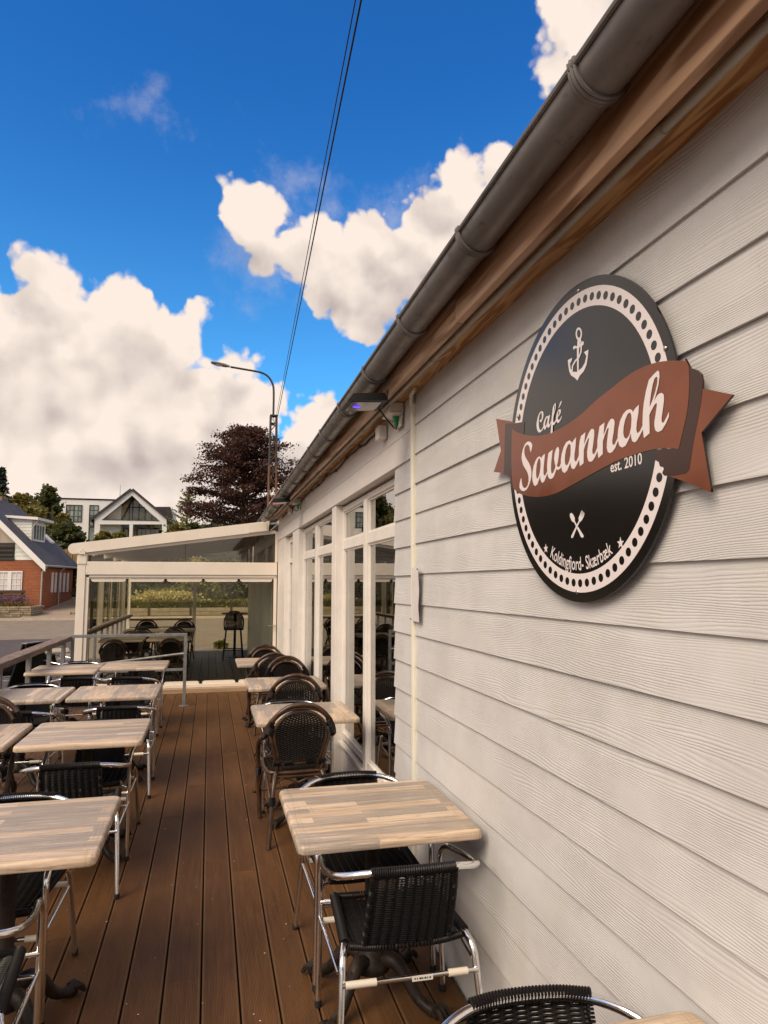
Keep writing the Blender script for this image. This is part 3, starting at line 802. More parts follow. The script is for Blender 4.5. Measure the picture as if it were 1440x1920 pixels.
# ================================================================== the round sign
XS = 1.058
sign = thing('cafe_sign', 'round black cafe sign with white dotted ring, copper ribbon and script lettering', 'sign', (1.075, 1.87, 2.13))
SO = Vector((-1.075, -1.87, -2.13)); SCY, SCZ, SR = 1.838 * 1.058 / 1.052, 1.7 + .421 * 1.058 / 1.052, .4785
def sp(px, py, X):           # picture point on the sign's own plane
    return atX(px, py, X)
def sgn(mb, name, m, smooth=None):
    o = mb.build(name, m, sign, smooth); o.location = SO; return o
def circ(r, n=72, cy=SCY, cz=SCZ): return [(cy - r * math.cos(2*PI*k/n), cz + r * math.sin(2*PI*k/n)) for k in range(n)]
def fx(X): return lambda a, c: (X, a, c)
b = MB(); b.prism(circ(SR, 128), fx(XS), fx(XS + .007)); sgn(b, 'disc', M['sign_black'])
b = MB(); b.prism(circ(SR - .03, 48), fx(XS + .0072), fx(XS + .019)); sgn(b, 'mounting_pad', M['black'])
b = MB(); b.prism(circ(.450, 128), fx(XS - .0006), fx(XS), [circ(.395, 128)[::-1]]); sgn(b, 'ring', M['sign_white'])
b = MB()
for k in range(70):
    a = 2 * PI * (k + .5) / 70; b.prism(circ(.0120, 12, SCY + .4225 * math.cos(a), SCZ + .4225 * math.sin(a)), fx(XS - .0011), fx(XS - .0007))
sgn(b, 'dots', M['sign_black'])
for px, py in ((1085, 544.8), (1248, 653), (1083, 1110), (972, 781)):
    p = sp(px, py, XS); b = MB(); b.sphere((XS - .001, p.y, p.z), .0065, 10, (.6, 1, 1)); sgn(b, 'screw', M['steel'], 50)
def zpoly(pts, ox, oy, s, X):      # traced outline in an enlarged crop -> (y,z) on plane X
    return [(q.y, q.z) for q in (sp(ox + u / s, oy + v / s, X) for u, v in pts)]
def sm2(pts, k=4):
    return [(p.x, p.y) for p in smoothpath([(a, c, 0) for a, c in pts], k)]
# ribbon: tails, folds, then the waving band
XT = XS - .0006
tl = zpoly([(115,285),(300,318),(470,345),(520,372),(520,1400),(440,1560),(280,1440),(180,1425),(65,1410),(215,960)], 920, 760, 11.294, XT)
b = MB(); b.prism(tl, fx(XT), fx(XT + .0012)); sgn(b, 'ribbon_tail', M['sign_copper'])
b = MB(); b.prism(tl, fx(XT + .0014), fx(XT + .0066)); sgn(b, 'ribbon_backing', M['sign_black'])
tr = zpoly([(735,575),(760,568),(1110,640),(735,1095),(850,1810),(560,1690),(330,1610),(560,1500),(700,900)], 1200, 640, 6.4, XT)
b = MB(); b.prism(tr, fx(XT), fx(XT + .0012)); sgn(b, 'ribbon_tail', M['sign_copper'])
b = MB(); b.prism(tr, fx(XT + .0014), fx(XT + .0066)); sgn(b, 'ribbon_backing', M['sign_black'])
XF = XS - .0012
fl = zpoly([(305,385),(520,378),(718,345),(700,620),(560,600),(470,545),(452,760),(440,1100),(440,1500),(438,1555),(278,1432),(290,1000)], 920, 760, 11.294, XF)
b = MB(); b.prism(fl, fx(XF), fx(XF + .001)); sgn(b, 'ribbon_fold', M['sign_fold'])
fr_ = zpoly([(540,205),(570,260),(600,318),(680,345),(735,395),(752,480),(748,570),(735,700),(700,900),(640,1200),(590,1540),(550,1585),(400,1612),(290,1610),(265,1580),(285,1530),(260,1470),(178,1420),(185,1300),(380,1285),(470,1240),(540,900),(560,500)], 1200, 640, 6.4, XF)
b = MB(); b.prism(fr_, fx(XF), fx(XF + .0050)); sgn(b, 'ribbon_fold', M['sign_fold'])
XB = XS - .0020
top = sm2([(122,500),(160,525),(220,540),(290,540),(370,515),(450,470),(530,410),(610,335),(700,265),(790,195),(870,150),(950,122),(1030,111),(1122,112)])
rgt = sm2([(1122,112),(1137,150),(1140,250),(1130,390),(1105,510),(1080,618)])
bot = sm2([(1080,618),(1010,612),(930,622),(840,645),(740,680),(640,730),(540,785),(450,835),(370,875),(290,893),(220,890),(165,872),(128,842)])
lft = sm2([(128,842),(121,760),(119,650),(122,500)])
band = zpoly(top[:-1] + rgt[:-1] + bot[:-1] + lft[:-1], 920, 640, 3.0638, XB)
b = MB(); b.prism(band, fx(XB), fx(XB + .0007)); sgn(b, 'ribbon_band', M['sign_copper'])
# lettering
C1 = (960, 780, 9.6); C2 = (1080, 680, 7.579); C3 = (990, 740, 18.0)
GLY = [
 (C1, [(335,655),(320,600),(315,555),(290,520),(265,518),(240,545),(222,590),(220,650),(225,700),(250,760),(300,840),(335,920),(347,1000),(345,1090),(330,1170),(300,1260),(260,1325),(210,1355),(165,1340),(135,1290),(133,1250),(145,1180),(160,1122),(170,1130),(172,1180),(182,1240),(200,1285),(225,1298),(255,1290),(280,1250),(298,1180),(300,1100),(280,1020),(240,950),(200,880),(178,800),(172,740),(178,680),(195,600),(225,520),(265,470),(300,458),(335,470),(360,510),(362,550),(350,610)], []),
 (C1, [(490,728),(515,740),(525,762),(560,705),(592,680),(578,820),(565,960),(565,1040),(578,1078),(600,1062),(640,985),(640,1020),(610,1100),(580,1175),(550,1203),(530,1190),(512,1140),(508,1080),(490,1130),(455,1230),(420,1260),(395,1245),(372,1180),(365,1110),(370,1010),(390,900),(425,800),(460,745)],
      [(500,760),(512,800),(515,900),(500,1020),(480,1090),(455,1133),(440,1115),(432,1060),(432,980),(445,870),(465,795),(483,765)]),
 (C1, [(655,668),(730,606),(718,720),(702,860),(700,985),(708,1030),(722,1040),(745,1015),(775,940),(783,900),(770,850),(758,770),(765,690),(785,610),(815,557),(835,565),(848,620),(840,720),(825,830),(806,890),(815,912),(835,922),(862,900),(885,840),(890,890),(870,945),(830,970),(797,962),(770,1040),(740,1110),(695,1135),(660,1115),(642,1070),(632,980),(632,880),(640,780)], []),
 (C1, [(1030,438),(1060,455),(1078,488),(1110,435),(1152,382),(1140,560),(1122,700),(1122,790),(1140,823),(1160,810),(1215,690),(1215,760),(1180,850),(1130,940),(1100,958),(1070,935),(1055,880),(1052,830),(1030,890),(990,985),(945,1027),(905,995),(888,920),(880,880),(880,780),(895,680),(930,560),(975,475)],
      [(1040,498),(1055,530),(1058,600),(1050,720),(1030,810),(1005,870),(975,893),(955,865),(948,800),(955,700),(975,600),(1005,520)]),
 (C2, [(70,1045),(132,990),(122,1080),(112,1165),(140,1100),(180,1000),(215,945),(240,940),(258,965),(258,1040),(240,1180),(230,1250),(235,1295),(250,1303),(270,1280),(305,1200),(308,1250),(270,1340),(235,1395),(205,1410),(175,1395),(160,1340),(158,1270),(170,1180),(186,1080),(180,1067),(165,1090),(135,1160),(110,1240),(105,1430),(55,1472),(45,1400),(40,1330),(42,1200),(52,1120)], []),
 (C2, [(335,905),(405,850),(395,960),(388,1030),(420,960),(455,860),(490,805),(515,795),(540,810),(548,860),(535,980),(515,1100),(515,1150),(530,1172),(550,1160),(590,1070),(595,1110),(555,1215),(515,1270),(480,1285),(450,1265),(437,1210),(440,1130),(452,1020),(465,935),(458,925),(440,945),(405,1040),(380,1120),(378,1300),(318,1357),(308,1280),(303,1200),(305,1100),(320,1000)], []),
 (C2, [(765,660),(795,675),(806,705),(840,650),(893,598),(885,720),(862,860),(855,950),(865,995),(880,1000),(910,970),(950,880),(952,940),(910,1030),(860,1115),(830,1133),(800,1115),(783,1060),(778,1000),(755,1080),(705,1180),(655,1207),(615,1180),(598,1110),(592,1050),(600,950),(625,830),(670,730),(720,675)],
      [(768,708),(785,735),(790,800),(782,920),(760,1020),(730,1072),(705,1082),(680,1055),(670,1000),(675,920),(695,820),(730,735),(755,712)]),
 (C2, [(1035,245),(1100,170),(1160,112),(1180,130),(1185,200),(1170,320),(1140,440),(1108,550),(1150,470),(1190,435),(1220,430),(1245,455),(1250,520),(1235,650),(1215,780),(1215,835),(1230,858),(1250,845),(1290,770),(1318,700),(1320,765),(1280,860),(1220,960),(1165,987),(1130,965),(1113,905),(1115,830),(1130,740),(1148,610),(1150,580),(1138,575),(1115,600),(1065,690),(1040,750),(1045,1005),(965,1072),(950,960),(945,850),(950,700),(965,560),(995,400)],
      [(1145,197),(1158,215),(1155,290),(1125,420),(1085,540),(1045,635),(1050,560),(1065,440),(1090,310),(1115,225)]),
 (C3, [(470,555),(500,580),(518,640),(515,720),(495,820),(460,900),(425,935),(400,905),(395,860),(420,845),(440,850),(460,810),(470,720),(465,630),(450,600),(425,620),(390,690),(365,800),(358,920),(360,1050),(375,1140),(400,1190),(430,1195),(470,1165),(515,1070),(530,1100),(490,1190),(430,1260),(375,1280),(330,1240),(295,1130),(285,1020),(300,900),(330,760),(375,640),(430,570)], []),
 (C3, [(650,720),(680,745),(700,700),(740,680),(720,800),(700,950),(705,1020),(730,1000),(775,900),(785,940),(740,1060),(690,1120),(660,1105),(640,1050),(620,1100),(570,1185),(540,1160),(520,1090),(520,1000),(545,890),(590,780),(620,735)],
      [(648,760),(665,800),(655,900),(625,1010),(595,1065),(575,1040),(575,960),(595,870),(625,790)]),
 (C3, [(935,285),(940,350),(930,470),(890,620),(855,740),(845,860),(850,930),(880,940),(940,850),(950,890),(900,1000),(850,1025),(835,1035),(828,1270),(760,1312),(775,1150),(785,950),(780,930),(800,780),(820,600),(835,460),(860,370),(900,310)],
      [(910,335),(915,400),(895,520),(865,620),(880,480),(890,380)]),
 (C3, [(1085,488),(1105,530),(1100,610),(1060,690),(1000,760),(1005,830),(1025,855),(1060,850),(1110,770),(1130,715),(1135,760),(1090,870),(1040,940),(1000,960),(960,920),(945,850),(950,740),(975,620),(1030,510)],
      [(1050,545),(1060,590),(1045,650),(1005,720),(1005,660),(1020,590),(1040,550)]),
 (C3, [(1130,210),(1138,240),(1100,340),(1040,450),(1028,440),(1065,330),(1085,265)], []),
]
for i, (cr, outl, hole) in enumerate(GLY):
    X = XB - .0006 - .00012 * i if i < 8 else (XB - .0007 if i == 10 else XS - .0006 - .00012 * (i - 8))
    b = MB(); b.prism(zpoly(outl, *cr, X), fx(X), fx(X + .0005), [zpoly(hole, *cr, X)] if hole else [])
    sgn(b, 'letter', M['sign_white'])
# anchor, spoon and fork, stars
CA = (1000, 580, 8.47); CF = (1000, 940, 7.2); XE = XS - .0008
def ell(cx, cy, rx, ry, n=20): return [(cx + rx * math.cos(2*PI*k/n), cy + ry * math.sin(2*PI*k/n)) for k in range(n)]
b = MB(); q = 0
for outl, hole in (([*ell(722,390,50,103)], ell(722,388,29,66)[::-1]), ([(703,480),(742,480),(738,580),(722,640),(716,1085),(697,1100),(692,640),(698,560)], None),
        ([(628,600),(655,575),(690,590),(705,550),(760,545),(775,510),(800,510),(798,560),(770,578),(720,612),(660,620),(640,645)], None),
        ([(548,805),(618,770),(605,820),(580,862),(590,940),(622,990),(690,996),(720,972),(770,930),(818,850),(842,742),(805,680),(875,640),(864,760),(845,880),(800,985),(740,1050),(700,1130),(655,1085),(600,1050),(570,985),(556,890)], None),
        ([(738,470),(752,470),(775,560),(765,680),(730,770),(672,830),(632,900),(624,985),(606,985),(612,895),(655,815),(712,755),(745,675),(752,570)], None)):
    X = XE - .0001 * q; q += 1
    b.prism(zpoly(outl, *CA, X), fx(X), fx(X + .0004), [zpoly(hole, *CA, X)] if hole else [])
sgn(b, 'anchor_emblem', M['sign_white'])
b = MB(); q = 0
for outl in ([(510,155),(535,175),(558,225),(560,275),(540,285),(515,260),(495,210),(492,175)], [(548,275),(560,270),(600,340),(670,450),(680,475),(665,492),(640,480),(620,430),(580,350)]):
    X = XE - .0001 * q; q += 1; b.prism(zpoly(outl, *CF, X), fx(X), fx(X + .0004))
sgn(b, 'spoon_emblem', M['sign_white'])
b = MB(); q = 2
for outl in ([(610,225),(622,195),(680,205),(660,245),(640,275),(615,270)], [(622,197),(650,125),(658,122),(634,200)], [(638,200),(664,132),(670,136),(650,202)], [(654,202),(676,146),(682,150),(665,204)], [(668,204),(686,156),(690,162),(680,206)],
             [(612,265),(630,272),(590,350),(535,490),(515,497),(510,470),(550,390)]):
    X = XE - .0001 * q; q += 1; b.prism(zpoly(outl, *CF, X), fx(X), fx(X + .0004))
sgn(b, 'fork_emblem', M['sign_white'])
for (px, py), r in (((1023.3, 1028.6), .0155), ((1163.4, 1018.4), .0165)):
    p = sp(px, py, XE); b = MB()
    b.prism([(p.y - (r if k % 2 == 0 else r * .42) * math.sin(PI * k / 5), p.z + (r if k % 2 == 0 else r * .42) * math.cos(PI * k / 5)) for k in range(10)], fx(XE), fx(XE + .0004))
    sgn(b, 'star', M['sign_white'])
def text_mesh(txt, size, fn, name, ex=.0):
    cu = bpy.data.curves.new('lettering', 'FONT'); cu.body = txt; cu.size = size; cu.resolution_u = 3; cu.offset = ex
    o = bpy.data.objects.new('lettering', cu); COL.objects.link(o)
    dg = bpy.context.evaluated_depsgraph_get()
    me = bpy.data.meshes.new_from_object(o.evaluated_get(dg)); bpy.data.objects.remove(o)
    xs_ = [v.co.x for v in me.vertices]; w = max(xs_)
    for v in me.vertices: v.co = fn(v.co.x, v.co.y, w)
    return me
def text_part(me, name, m):
    me.materials.clear(); me.materials.append(m)
    o = bpy.data.objects.new(name, me); COL.objects.link(o); o.parent = sign; o.location = SO; return o
p0 = sp(1144.5, 886, XE); p1 = sp(1204, 869, XE)
def est(x, y, w):
    t = x / w; return Vector((XE, p0.y + (p1.y - p0.y) * t, p0.z + (p1.z - p0.z) * t + y))
text_part(text_mesh('est. 2010', .042, est, 'lettering', .0006), 'est_lettering', M['sign_white'])
def arc(x, y, w):
    a = (x / w - .5) * R(56.0) - R(.6); r = .384 - y
    return Vector((XE, SCY - r * math.sin(a), SCZ - r * math.cos(a)))
text_part(text_mesh('Koldingfjord- Sk\u00e6rb\u00e6k', .056, arc, 'lettering', .0005), 'place_lettering', M['sign_white'])

# ================================================================== furniture prototypes
def weave(S, nu, nv, r, amp, vr=None, seg=4, umin=lambda v: -1, umax=lambda v: 1):
    """woven panel: nv weft strands across u in [-1,1], nu warps; S(u,v) -> (point, normal)"""
    b = MB()
    for j in range(nv):
        v = (j + .5) / nv; a, c = umin(v), umax(v); pts = []
        m = max(3, int(nu * (c - a) / 2)) * 2
        for i in range(m + 1):
            u = a + (c - a) * i / m; p, nn = S(u, v)
            pts.append(Vector(p) + Vector(nn) * amp * math.cos(PI * i / 2 * 1.0 + PI * (j % 2)) * (1 if i % 2 == 0 else 0) + Vector(nn) * rnd.uniform(-.0006, .0006))
        b.tube(pts, r, seg, caps=False)
    vr = vr or r
    for i in range(nu):
        u = -1 + 2 * (i + .5) / nu; pts = []
        for j in range(0, 13):
            v = j / 12
            if umin(v) - .02 <= u <= umax(v) + .02:
                p, nn = S(u, v); pts.append(Vector(p))
        if len(pts) > 2: b.tube(pts, vr, seg, caps=False)
    return b
def wrapcoil(b, pts, r0, wire, turns, seg=8):
    """cord wound round a path"""
    P = smoothpath(pts, 8); n = len(P); out = []
    total = turns * 9
    for i in range(total + 1):
        t = i / total * (n - 1); k = min(n - 2, int(t)); f = t - k
        p = P[k].lerp(P[k+1], f); T = (P[min(n-1, k+1)] - P[k]).normalized()
        s = T.cross(Vector((0, 0, 1))); s = s.normalized() if s.length > 1e-4 else Vector((1, 0, 0)); u = s.cross(T)
        a = 2 * PI * i / 9
        out.append(p + (s * math.cos(a) + u * math.sin(a)) * r0)
    b.tube(out, wire, 4)

def alu_chair():
    """stacking armchair: bright tube frame, black woven seat and back; faces +Y"""
    t = thing('terrace_armchair', 'x', 'chair')
    r = .0128
    # one loop: front leg, arm, back, arm, front leg
    half = [(-.262, .268, .012), (-.258, .272, .560), (-.262, .19, .612), (-.285, -.02, .640), (-.262, -.205, .683), (-.150, -.270, .712), (0, -.285, .716)]
    full = half + [(-x, y, z) for x, y, z in half[-2::-1]]
    path = bentpath([Vector(p) for p in full], [0, .07, .05, .12, .10, .08, .1, .08, .10, .12, .05, .07, 0], 6)
    b = MB(); b.tube(path, r, 10); b.build('arm_frame', M['alu'], t, smooth=60)
    for s in (-1, 1):
        b = MB(); b.lathe([(.0135, 0), (.0142, .004), (.0142, .028)], 12, (s * .262, .268, 0)); b.build('foot_cap', M['rubber'], t, smooth=40)
    # rear legs: from the seat rail bending down
    for s in (-1, 1):
        q = MB(); q.tube(bentpath([(s*.205, .245, .428), (s*.222, -.13, .432), (s*.240, -.195, .40), (s*.262, -.275, .008)], [0, .05, .07, 0], 5), r, 10)
        q.build('rear_leg', M['alu'], t, smooth=60)
        b = MB(); b.lathe([(.0135, 0), (.0142, .004), (.0142, .028)], 12, (s * .262, -.275, 0)); b.build('foot_cap', M['rubber'], t, smooth=40)
    # stretchers
    rear = MB(); rear.tube([(-.245, -.222, .335), (.245, -.222, .335)], .0085, 8)
    ro = rear.build('stretcher', M['alu'], t, smooth=60)
    q = MB(); q.tube([(-.232, -.222, .335), (-.125, -.222, .335)], .0125, 10); q.build('sleeve', M['sleeve'], ro, smooth=60)
    q = MB(); q.tube([(.135, -.222, .335), (.205, -.222, .335)], .0125, 10); q.build('sleeve', M['sleeve'], ro, smooth=60)
    fr = MB(); fr.tube([(-.255, .262, .33), (.255, .262, .33)], .0085, 8)
    fo_ = fr.build('stretcher', M['alu'], t, smooth=60)
    q = MB(); q.tube([(-.245, .262, .33), (-.19, .262, .33)], .0125, 10); q.build('sleeve', M['sleeve'], fo_, smooth=60)
    for s in (-1, 1):
        q = MB(); q.tube([(s*.26, .268, .40), (s*.205, .235, .415)], .009, 8); q.tube([(s*.26, .268, .345), (s*.247, -.16, .345)], .0075, 8)
        q.build('side_rail', M['alu'], t, smooth=60)
    # back: woven between top tube and lower rail
    def SB(u, v):
        z = .700 - v * .285
        w = .148 + .010 * v
        bow = .018 * (1 - u * u)
        y = -.274 + .125 * v ** 1.25 - bow * (1 - .6 * v)
        return (u * w, y, z), (0, -.95, -.3)
    b = weave(SB, 9, 62, .0031, .0046, .0046)
    b.build('backrest', M['wicker'], t, smooth=60)
    b = MB()
    wrapcoil(b, [(-.150, -.2695, .711), (-.08, -.282, .715), (0, -.286, .716), (.08, -.282, .715), (.150, -.2695, .711)], .0155, .0042, 38)
    b.build('back_wrapping', M['wicker'], t, smooth=60)
    for s in (-1, 1):
        b = MB(); wrapcoil(b, [SB(s, v)[0] for v in (0, .2, .4, .6, .8, 1.0)], .0075, .0036, 36); b.build('back_wrapping', M['wicker'], t, smooth=60)
    # seat
    def SS(u, v):
        y = .235 - .385 * v; w = .205 - .012 * v
        z = .430 - .016 * (1 - u * u) - .012 * math.sin(PI * v) + .004 * max(0, (.12 - v)) * -20
        if v > .9: z -= .0
        return (u * w, y, z), (0, 0, 1)
    b = weave(SS, 11, 60, .0036, .0042, .0046)
    b.build('seat', M['wicker'], t, smooth=60)
    for args in [([(s*.203, .24, .430), (s*.212, .05, .432), (s*.222, -.14, .432)], .0155, .0043, 46) for s in (-1, 1)] + [([(-.2, .248, .424), (-.1, .254, .420), (.1, .254, .420), (.2, .248, .424)], .012, .0043, 48),
                 ([(-.21, -.15, .425), (-.1, -.158, .415), (.1, -.158, .415), (.21, -.15, .425)], .010, .0043, 48)]:
        b = MB(); wrapcoil(b, *args); b.build('seat_wrapping', M['wicker'], t, smooth=60)
    return t

def bistro_chair():
    """bent rattan bistro chair with arched woven back and arms; faces +Y"""
    t = thing('bistro_chair', 'x', 'chair')
    # outer hoop running down as arms into the front legs
    half = [(-.205, .300, .0), (-.222, .275, .30), (-.236, .20, .53), (-.240, .0, .63), (-.236, -.17, .675), (-.195, -.235, .785), (-.105, -.265, .868), (0, -.275, .893)]
    full = half + [(-x, y, z) for x, y, z in half[-2::-1]]
    b = MB(); b.tube(smoothpath(full, 5), .0165, 10); b.build('arm_hoop', M['rattan'], t, smooth=60)
    half = [(-.120, -.155, .41), (-.140, -.185, .52), (-.172, -.215, .66), (-.165, -.236, .745), (-.095, -.252, .822), (0, -.258, .845)]
    full = half + [(-x, y, z) for x, y, z in half[-2::-1]]
    b = MB(); b.tube(smoothpath(full, 5), .0125, 10)
    for s in (-1, 1):
        b.tube(smoothpath([(s*.142, -.165, .41), (s*.163, -.192, .52), (s*.196, -.215, .66), (s*.205, -.212, .70)], 4), .0115, 8)
    b.build('back_frame', M['rattan'], t, smooth=60)
    b = MB(); b.tube(smoothpath([(-.205, -.225, .765), (-.12, -.262, .845), (0, -.271, .868), (.12, -.262, .845), (.205, -.225, .765)], 5), .010, 8); b.build('hoop_liner', M['rattan'], t, smooth=60)
    def hw(z):
        if z < .66: return .138 + (.170 - .138) * (z - .52) / .14
        if z < .74: return .172
        q = (z - .74) / .107; return .17 * math.sqrt(max(.02, 1 - q * q))
    def SB(u, v):
        z = .838 - v * .32
        return (u * hw(z), -.165 - .22 * (z - .41) - .010 * (1 - u * u), z), (0, -.97, -.2)
    b = weave(SB, 15, 44, .0044, .0050, .0046)
    b.build('backrest', M['wicker_br'], t, smooth=60)
    b = MB(); b.tube([(-.165, -.184, .512), (.165, -.184, .512)], .0095, 8); b.tube([(-.165, -.180, .492), (.165, -.180, .492)], .0095, 8); b.build('cross_rail', M['rattan'], t, smooth=60)
    for s in (-1, 1):
        for args in (([(s*.175, -.183, .502), (s*.13, -.183, .502)], .020, .0042, 9), ([(s*.105, -.183, .502), (s*.045, -.183, .502)], .019, .0042, 12),
                     ([(s*.236, -.17, .672), (s*.222, -.20, .725), (s*.19, -.236, .785)], .0185, .0042, 20), ([(s*.205, -.205, .70), (s*.19, -.225, .745)], .027, .0046, 10),
                     ([(s*.186, -.255, .30), (s*.190, -.268, .25)], .0185, .0042, 9), ([(s*.222, .27, .32), (s*.226, .255, .37)], .0185, .0042, 8)):
            b = MB(); wrapcoil(b, *args); b.build('binding', M['wicker'], t, smooth=60)
    def sw(v): return .195 if v < .75 else .195 - .05 * ((v - .75) / .25)
    def SS(u, v):
        return (u * sw(v), .225 - .385 * v, .438 - .014 * (1 - u*u) * math.sin(PI * v)), (0, 0, 1)
    b = weave(SS, 15, 40, .0046, .0048, .0046)
    b.build('seat', M['wicker_br'], t, smooth=60)
    b = MB(); b.tube(smoothpath([(-.2, .2, .435), (-.14, .232, .435), (.14, .232, .435), (.2, .2, .435), (.205, -.08, .435), (.15, -.165, .432), (-.15, -.165, .432), (-.205, -.08, .435)], 4, True), .0135, 8, closed=True)
    b.tube([(-.15, -.17, .405), (.15, -.17, .405)], .0125, 8)
    b.build('seat_rim', M['rattan'], t, smooth=60)
    for s in (-1, 1):
        b = MB(); b.tube(smoothpath([(s*.155, -.165, .435), (s*.18, -.235, .33), (s*.215, -.325, .0)], 4), .0155, 10); b.build('rear_leg', M['rattan'], t, smooth=60)
    for pth in [q for s in (-1, 1) for q in ([(s*.185, -.25, .18), (s*.17, -.215, .35), (s*.10, -.17, .395), (0, -.165, .36)], [(s*.19, -.25, .19), (s*.2, -.05, .38), (s*.212, .1, .38), (s*.216, .285, .19)])] + \
               [[(-.19, -.255, .2), (-.05, -.02, .29), (.05, .05, .29), (.214, .285, .2)], [(.19, -.255, .2), (.05, -.02, .275), (-.05, .05, .275), (-.214, .285, .2)]]:
        b = MB(); b.tube(smoothpath(pth, 4), .0085, 8); b.build('leg_brace', M['rattan'], t, smooth=60)
    return t

def cafe_table(w=.72, d=.73, h=.752):
    t = thing('cafe_table', 'x', 'table')
    bm = bmesh.new(); rad = .028
    pts = []
    for cx, cy, a0 in ((w/2-rad, d/2-rad, 0), (-w/2+rad, d/2-rad, 90), (-w/2+rad, -d/2+rad, 180), (w/2-rad, -d/2+rad, 270)):
        for k in range(6): a = R(a0 + 18 * k); pts.append((cx + rad * math.cos(a), cy + rad * math.sin(a)))
    b = MB(); n = len(pts); vs_ = []; lay = [(-.004, h - .036), (0, h - .031), (0, h - .013), (-.003, h - .0065), (-.008, h - .002), (-.015, h)]
    for ins, z in lay:
        for x, y in pts:
            k = 1 - (-ins) / math.hypot(x, y) if ins else 1
            vs_.append((x * k, y * k, z))
    fs = []
    for i in range(len(lay) - 1):
        for k in range(n):
            l = (k + 1) % n; fs.append((i*n+k, i*n+l, (i+1)*n+l, (i+1)*n+k))
    fs.append(tuple((len(lay)-1)*n + k for k in range(n))); fs.append(tuple(range(n - 1, -1, -1)))
    b.add(vs_, fs); b.build('tabletop', M['tabletop'], t, smooth=35)
    b = MB(); b.lathe([(.075, .30 - .19), (.082, .125), (.078, .15), (.06, .17), (.05, .20), (.042, .22), (.046, .235), (.046, .25), (.030, .27), (.030, .62), (.036, .63), (.036, .66), (.03, .68), (.03, .70)], 18)
    b.sphere((0, 0, .285), .046, 12); b.build('pedestal', M['iron'], t, smooth=45)
    b = MB(); b.box(-.2, .2, -.02, .02, .70, .7155); b.box(-.02, .02, -.2, .2, .6985, .7150); b.build('top_bracket', M['iron'], t)
    for k in range(4):
        a = R(45 + 90 * k); c, s = math.cos(a), math.sin(a)
        def P(rr, z, off=0): return (c * rr - s * off, s * rr + c * off, z)
        b = MB(); b.tube(smoothpath([P(.05, .15), P(.105, .165), (P(.165, .115)), P(.215, .055), P(.268, .030), P(.31, .028)], 4), [.03, .03, .031, .031, .03, .029, .028, .027, .026, .025, .024, .023, .022, .022, .022, .022, .023, .024, .025, .026, .024], 8)
        for o_ in (-.024, 0, .024): b.tube(smoothpath([P(.295, .040, o_ * .7), P(.320, .040, o_), P(.340, .014, o_ * 1.15)], 3), [.012, .0125, .013, .013, .012, .010, .008], 6)
        b.sphere(P(.30, .018), .024, 8, (1, 1, .7))
        b.tube(smoothpath([P(.09, .17), P(.15, .155), P(.19, .11)], 3), .012, 6)
        b.build('claw_foot', M['iron'], t, smooth=50)
    return t

A0 = alu_chair(); B0 = bistro_chair(); T0 = cafe_table()
first = {}
GA, GB, GT = 'aluminium and black wicker armchairs on the terrace', 'rattan bistro chairs by the windows', 'wood effect tables on the terrace'
def put(proto, x, y, rz, label, group, z=0, scale=None):
    if proto.name not in first:
        first[proto.name] = 1
        proto.location = (x, y, z); proto.rotation_euler = (0, 0, rz); proto['label'] = label; proto['group'] = group
        if scale: proto.scale = (scale,) * 3
        return proto
    return dup(proto, (x, y, z), rz, label, group, scale)
UP, DN = 0.0, PI           # facing away from the camera / towards it
# right-hand row along the wall
near_chair = put(A0, .722, 2.69, R(-1.5), 'armchair with leg sticker and cream sleeves, its back to us under the near right table', GA)
put(A0, .725, 3.355, DN + R(2), 'armchair tucked behind the near right table, facing us beside the siding', GA)
put(A0, .742, 1.355, DN + R(-5), 'armchair cut off at the bottom edge against the siding, open weave back to the camera', GA)
put(T0, .695, 2.985, 0, 'nearest full table against the siding, planks running across', GT)
put(T0, .715, 1.085, 0, 'table of which only a corner shows at the bottom right edge', GT)
put(T0, .70, 5.30, PI / 2, 'table by the first cafe window, just past the dark bistro chair', GT)
put(T0, .73, 6.90, PI / 2, 'second table along the windows, with bistro chairs on both sides', GT)
put(T0, .70, 8.80, 0, 'farthest table along the windows, near the conservatory', GT)
put(B0, .612, 5.02, R(2), 'big dark rattan bistro chair with its whole back showing, before the first window table', GB)
put(A0, .672, 5.69, DN + R(3), 'armchair pushed under the far side of the first window table, one bright arm showing', GA)
put(B0, .775, 6.52, R(-3), 'bistro chair with arched woven back rising behind the first window table', GB)
put(B0, .865, 7.54, DN + R(6), 'bistro chair facing us behind the second window table, close to the glass', GB)
put(B0, .728, 8.46, R(3), 'dark bistro chair seen from behind in front of the farthest window table', GB)
put(B0, .725, 9.06, DN, 'bistro chair facing us behind the farthest window table, last in the row', GB)
# left-hand block of tables
put(T0, -.722, 3.07, 0, 'nearest table on the left, cut by the frame edge', GT)
put(A0, -.80, 2.535, R(2), 'armchair in the bottom left corner, brown front leg and seat showing', GA)
put(A0, -.835, 3.365, DN + R(-3), 'armchair facing us behind the nearest left table, wrapped back rail against its edge', GA)
put(T0, -.735, 4.93, 0, 'right table of the second pair on the left, pale planks running across', GT)
put(T0, -1.510, 4.95, PI / 2, 'left table of the second pair, cut by the left frame edge', GT)
put(A0, -.712, 4.455, R(1), 'armchair with its back to us in front of the right table of the second pair', GA)
put(A0, -.72, 5.13, DN + R(-2), 'armchair facing us hidden under the right table of the second pair', GA)
put(A0, -1.46, 4.45, R(-4), 'dark armchair at the left frame edge before the left table of the second pair', GA)
put(B0, -1.475, 5.29, DN + R(5), 'bistro chair with arched back facing us at the left frame edge', GB)
put(T0, -.775, 6.69, PI / 2, 'right table of the third pair on the left, with grey and tan bands', GT)
put(T0, -1.540, 6.68, PI / 2, 'left table of the third pair on the left', GT)
